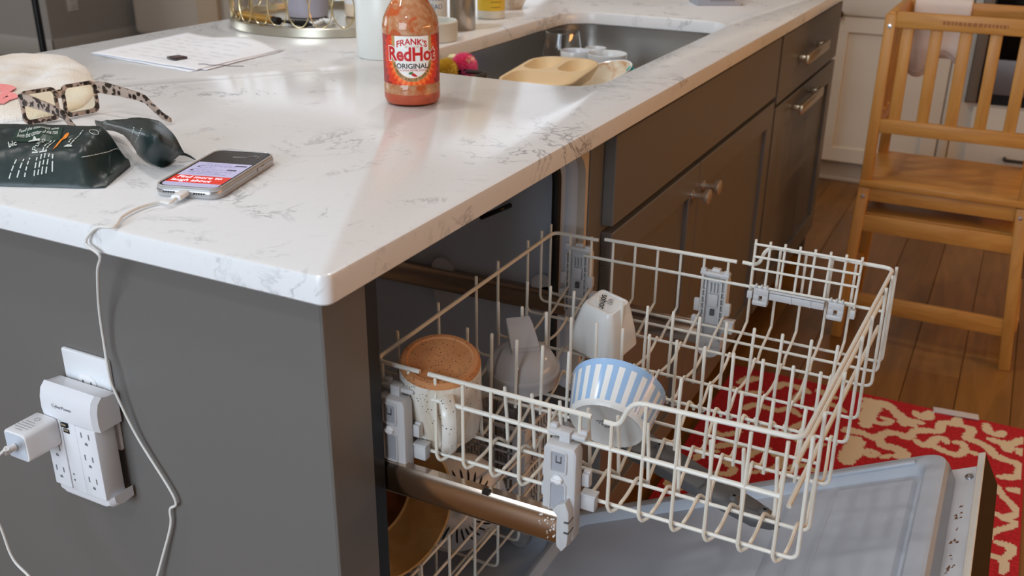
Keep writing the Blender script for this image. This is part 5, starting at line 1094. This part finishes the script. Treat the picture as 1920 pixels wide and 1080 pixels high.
hm_ = MB(); hm_.grid([[Vector((p.x, p.y-.0028, p.z+d_)) for p in [g[0] for g in G]] for d_ in (.012, .016)]); solid(obj('hem', hm_, mat('hem_taupe', (188, 168, 160), .9), t), .001)

# ------------------------------------------------------------------ rug
t = thing('kitchen_rug', (.34, 1.1, 0), 'red rug with a cream ikat pattern on the floor before the dishwasher', 'rug')
mrug = mat('rug_red', (196, 30, 44), .95); setc(mrug, ramp(mrug, nz(mrug, coords(mrug), 130, 2), [(.35, (176, 24, 38)), (.65, (206, 38, 52))])); bump(mrug, nz(mrug, coords(mrug), 600, 2), .7, .002)
mrc = mat('rug_cream', (232, 216, 186), .95); bump(mrc, nz(mrc, coords(mrc), 600, 2), .7, .002)
obj('woven_ground', MB().box((-.020, .40, .0003), (.697, 1.764, .008), .002), mrug, t)
def zr(l): return [(1540+a/4.908, 680+b/4.908) for a, b in l]
def z6(l): return [(1560+a/3, 720+b/3) for a, b in l]
def zk(l): return [(1220+a/3.857, 680+b/3.857) for a, b in l]
ST = [(zr([(390, 335), (460, 350), (530, 372)]), 13), (zr([(465, 370), (450, 440), (405, 570)]), 26), (zr([(455, 530), (560, 562), (640, 535), (560, 505)]), 11), (zr([(550, 362), (640, 415), (735, 505), (755, 565)]), 17), (zr([(735, 505), (840, 535), (925, 552)]), 13), (zr([(760, 545), (860, 578)]), 13),
      (zr([(865, 455), (900, 490), (970, 500), (1000, 455)]), 14), (zr([(230, 605), (360, 640), (500, 688), (600, 645), (700, 652), (800, 682), (855, 632), (960, 622), (1080, 628), (1110, 555), (1220, 562), (1340, 592), (1385, 615), (1350, 690), (1450, 732), (1540, 785), (1600, 852), (1720, 900), (1800, 930), (1845, 980), (1800, 1045), (1650, 1050)]), 15),
      (zr([(525, 690), (560, 755), (680, 788), (760, 835), (700, 865)]), 18), (zr([(1260, 512), (1250, 570)]), 17), (zr([(870, 712), (930, 752), (1000, 742), (1060, 692), (1130, 700), (1150, 735)]), 13), (zr([(930, 765), (1050, 772), (1100, 800), (1250, 848), (1320, 800), (1300, 742), (1230, 732)]), 13), (zr([(1320, 800), (1460, 850)]), 12),
      (zr([(1520, 570), (1540, 630), (1620, 662), (1675, 640)]), 15), (zr([(1550, 700), (1650, 732), (1760, 742), (1865, 700)]), 15), (zr([(1700, 745), (1718, 800)]), 20), (zr([(1830, 805), (1880, 845)]), 20), (zr([(330, 702), (310, 760), (250, 832), (232, 905)]), 24), (zr([(350, 792), (450, 852), (505, 830), (440, 800)]), 12), (zr([(560, 870), (640, 850)]), 12),
      (z6([(925, 570), (945, 610), (1042, 722), (960, 752), (1042, 788), (900, 832), (858, 890)]), 13), (z6([(1000, 592), (1080, 602)]), 17), (z6([(930, 890), (1012, 922), (985, 972)]), 16), (z6([(840, 962), (930, 972), (972, 1012), (955, 1060)]), 14), (z6([(890, 722), (960, 742)]), 12),
      (zk([(640, 142), (700, 120), (785, 112)]), 15), (zk([(890, 185), (960, 152), (1080, 182), (1140, 212)]), 14), (zk([(1030, 280), (1100, 200)]), 12), (zk([(680, 332), (760, 302), (900, 342), (1000, 332), (1080, 382)]), 12), (zk([(700, 402), (820, 462), (900, 522), (1010, 482), (1100, 432)]), 12), (zk([(400, 562), (470, 602), (560, 592), (670, 605)]), 12), (zk([(320, 700), (380, 650), (480, 640)]), 12), (zk([(470, 795), (560, 802), (600, 762), (540, 720)]), 12), (zk([(740, 792), (900, 762), (950, 692), (880, 652)]), 13), (zk([(1220, 202), (1330, 252)]), 16), (zk([(1180, 330), (1300, 300), (1400, 350)]), 12), (zk([(1400, 492), (1540, 512)]), 14), (zk([(1440, 545), (1490, 620), (1430, 700)]), 22), (zk([(30, 872), (100, 852), (165, 902), (250, 902)]), 15), (zk([(430, 480), (520, 520), (640, 500)]), 11), (zk([(600, 180), (680, 220), (800, 210)]), 12), (zk([(1060, 560), (1150, 600), (1250, 590)]), 12), (zk([(690, 690), (760, 640), (860, 620)]), 11), (zk([(1000, 760), (1100, 740), (1180, 780)]), 12)]
cell = .0036; marks = set()
def stroke(pts, wd):
    sp_ = spline(pts, 8)
    for i, p in enumerate(sp_):
        e = min(i, len(sp_)-1-i); r = wd*(1 if e > 2 else .75)*(1+.30*noise.noise((p.x*45, p.y*45, wd*300)))
        for cx in range(int((p.x-r)/cell)-1, int((p.x+r)/cell)+2):
            for cy in range(int((p.y-r)/cell)-1, int((p.y+r)/cell)+2):
                if ((cx+.5)*cell-p.x)**2+((cy+.5)*cell-p.y)**2 < r*r*(1+.5*noise.noise((cx*.9, cy*.9, 1))): marks.add((cx, cy))
W3 = []
for pts, wp in ST:
    P3 = [AZ(a, b, .0088) for a, b in pts]; dm = (P3[0]-CAM).dot(fw); W3.append((P3, wp/FPX*dm*.64)); stroke(*W3[-1])
for P3, wd in W3:                     # the motif repeats, shifted and mirrored, towards the near end of the rug
    for f in (lambda p: (p.x, p.y-.62), lambda p: (.60-p.x, p.y-.62), lambda p: (.60-p.x, p.y-.22), lambda p: (p.x-.30, p.y-.26)):
        Q = [Vector((*f(p), p.z)) for p in P3]; hid = lambda p: p.y < 1.10 or (p.x < .60 and p.y < 1.38-.3*max(0, .45-p.x) and p.x > .12)
        if all(hid(p) for p in Q) and not any((int(p.x/cell)+i, int(p.y/cell)+j) in marks for p in Q for i in (-7, 0, 7) for j in (-7, 0, 7)): stroke(Q, wd)
vid = {}; rp = MB(); RV, RF = [], []
def vi(i, j):
    if (i, j) not in vid: vid[i, j] = len(RV); RV.append((i*cell, j*cell, .0083))
    return vid[i, j]
for i, j in marks:
    if -.014 < i*cell < .690 and .405 < j*cell < 1.757: RF.append((vi(i, j), vi(i+1, j), vi(i+1, j+1), vi(i, j+1)))
rp.add(RV, RF); obj('ikat_motif', rp, mrc, t, smooth=0, kind='stuff')
a_, b_ = AZ(1750, 768, .010), AZ(1835, 783, .010); dv = (b_-a_); Mx = frame(a_-Vector((0, 0, .001)), dv, (-dv.y, dv.x, 0), (0, 0, 1))
t = thing('rug_gripper', (a_+b_)/2, 'narrow white gripper strip peeking out at the far edge of the rug', 'strip')
obj('strip', MB().box((0, -.012, -.001), (dv.length, .014, .0022), .0006, Mx), mat('gripper_white', (214, 214, 222), .5), t); obj('fold', MB().box((dv.length*.4, -.016, .0022), (dv.length, -.004, .0040), .0005, Mx), mat('gripper_white'), t)
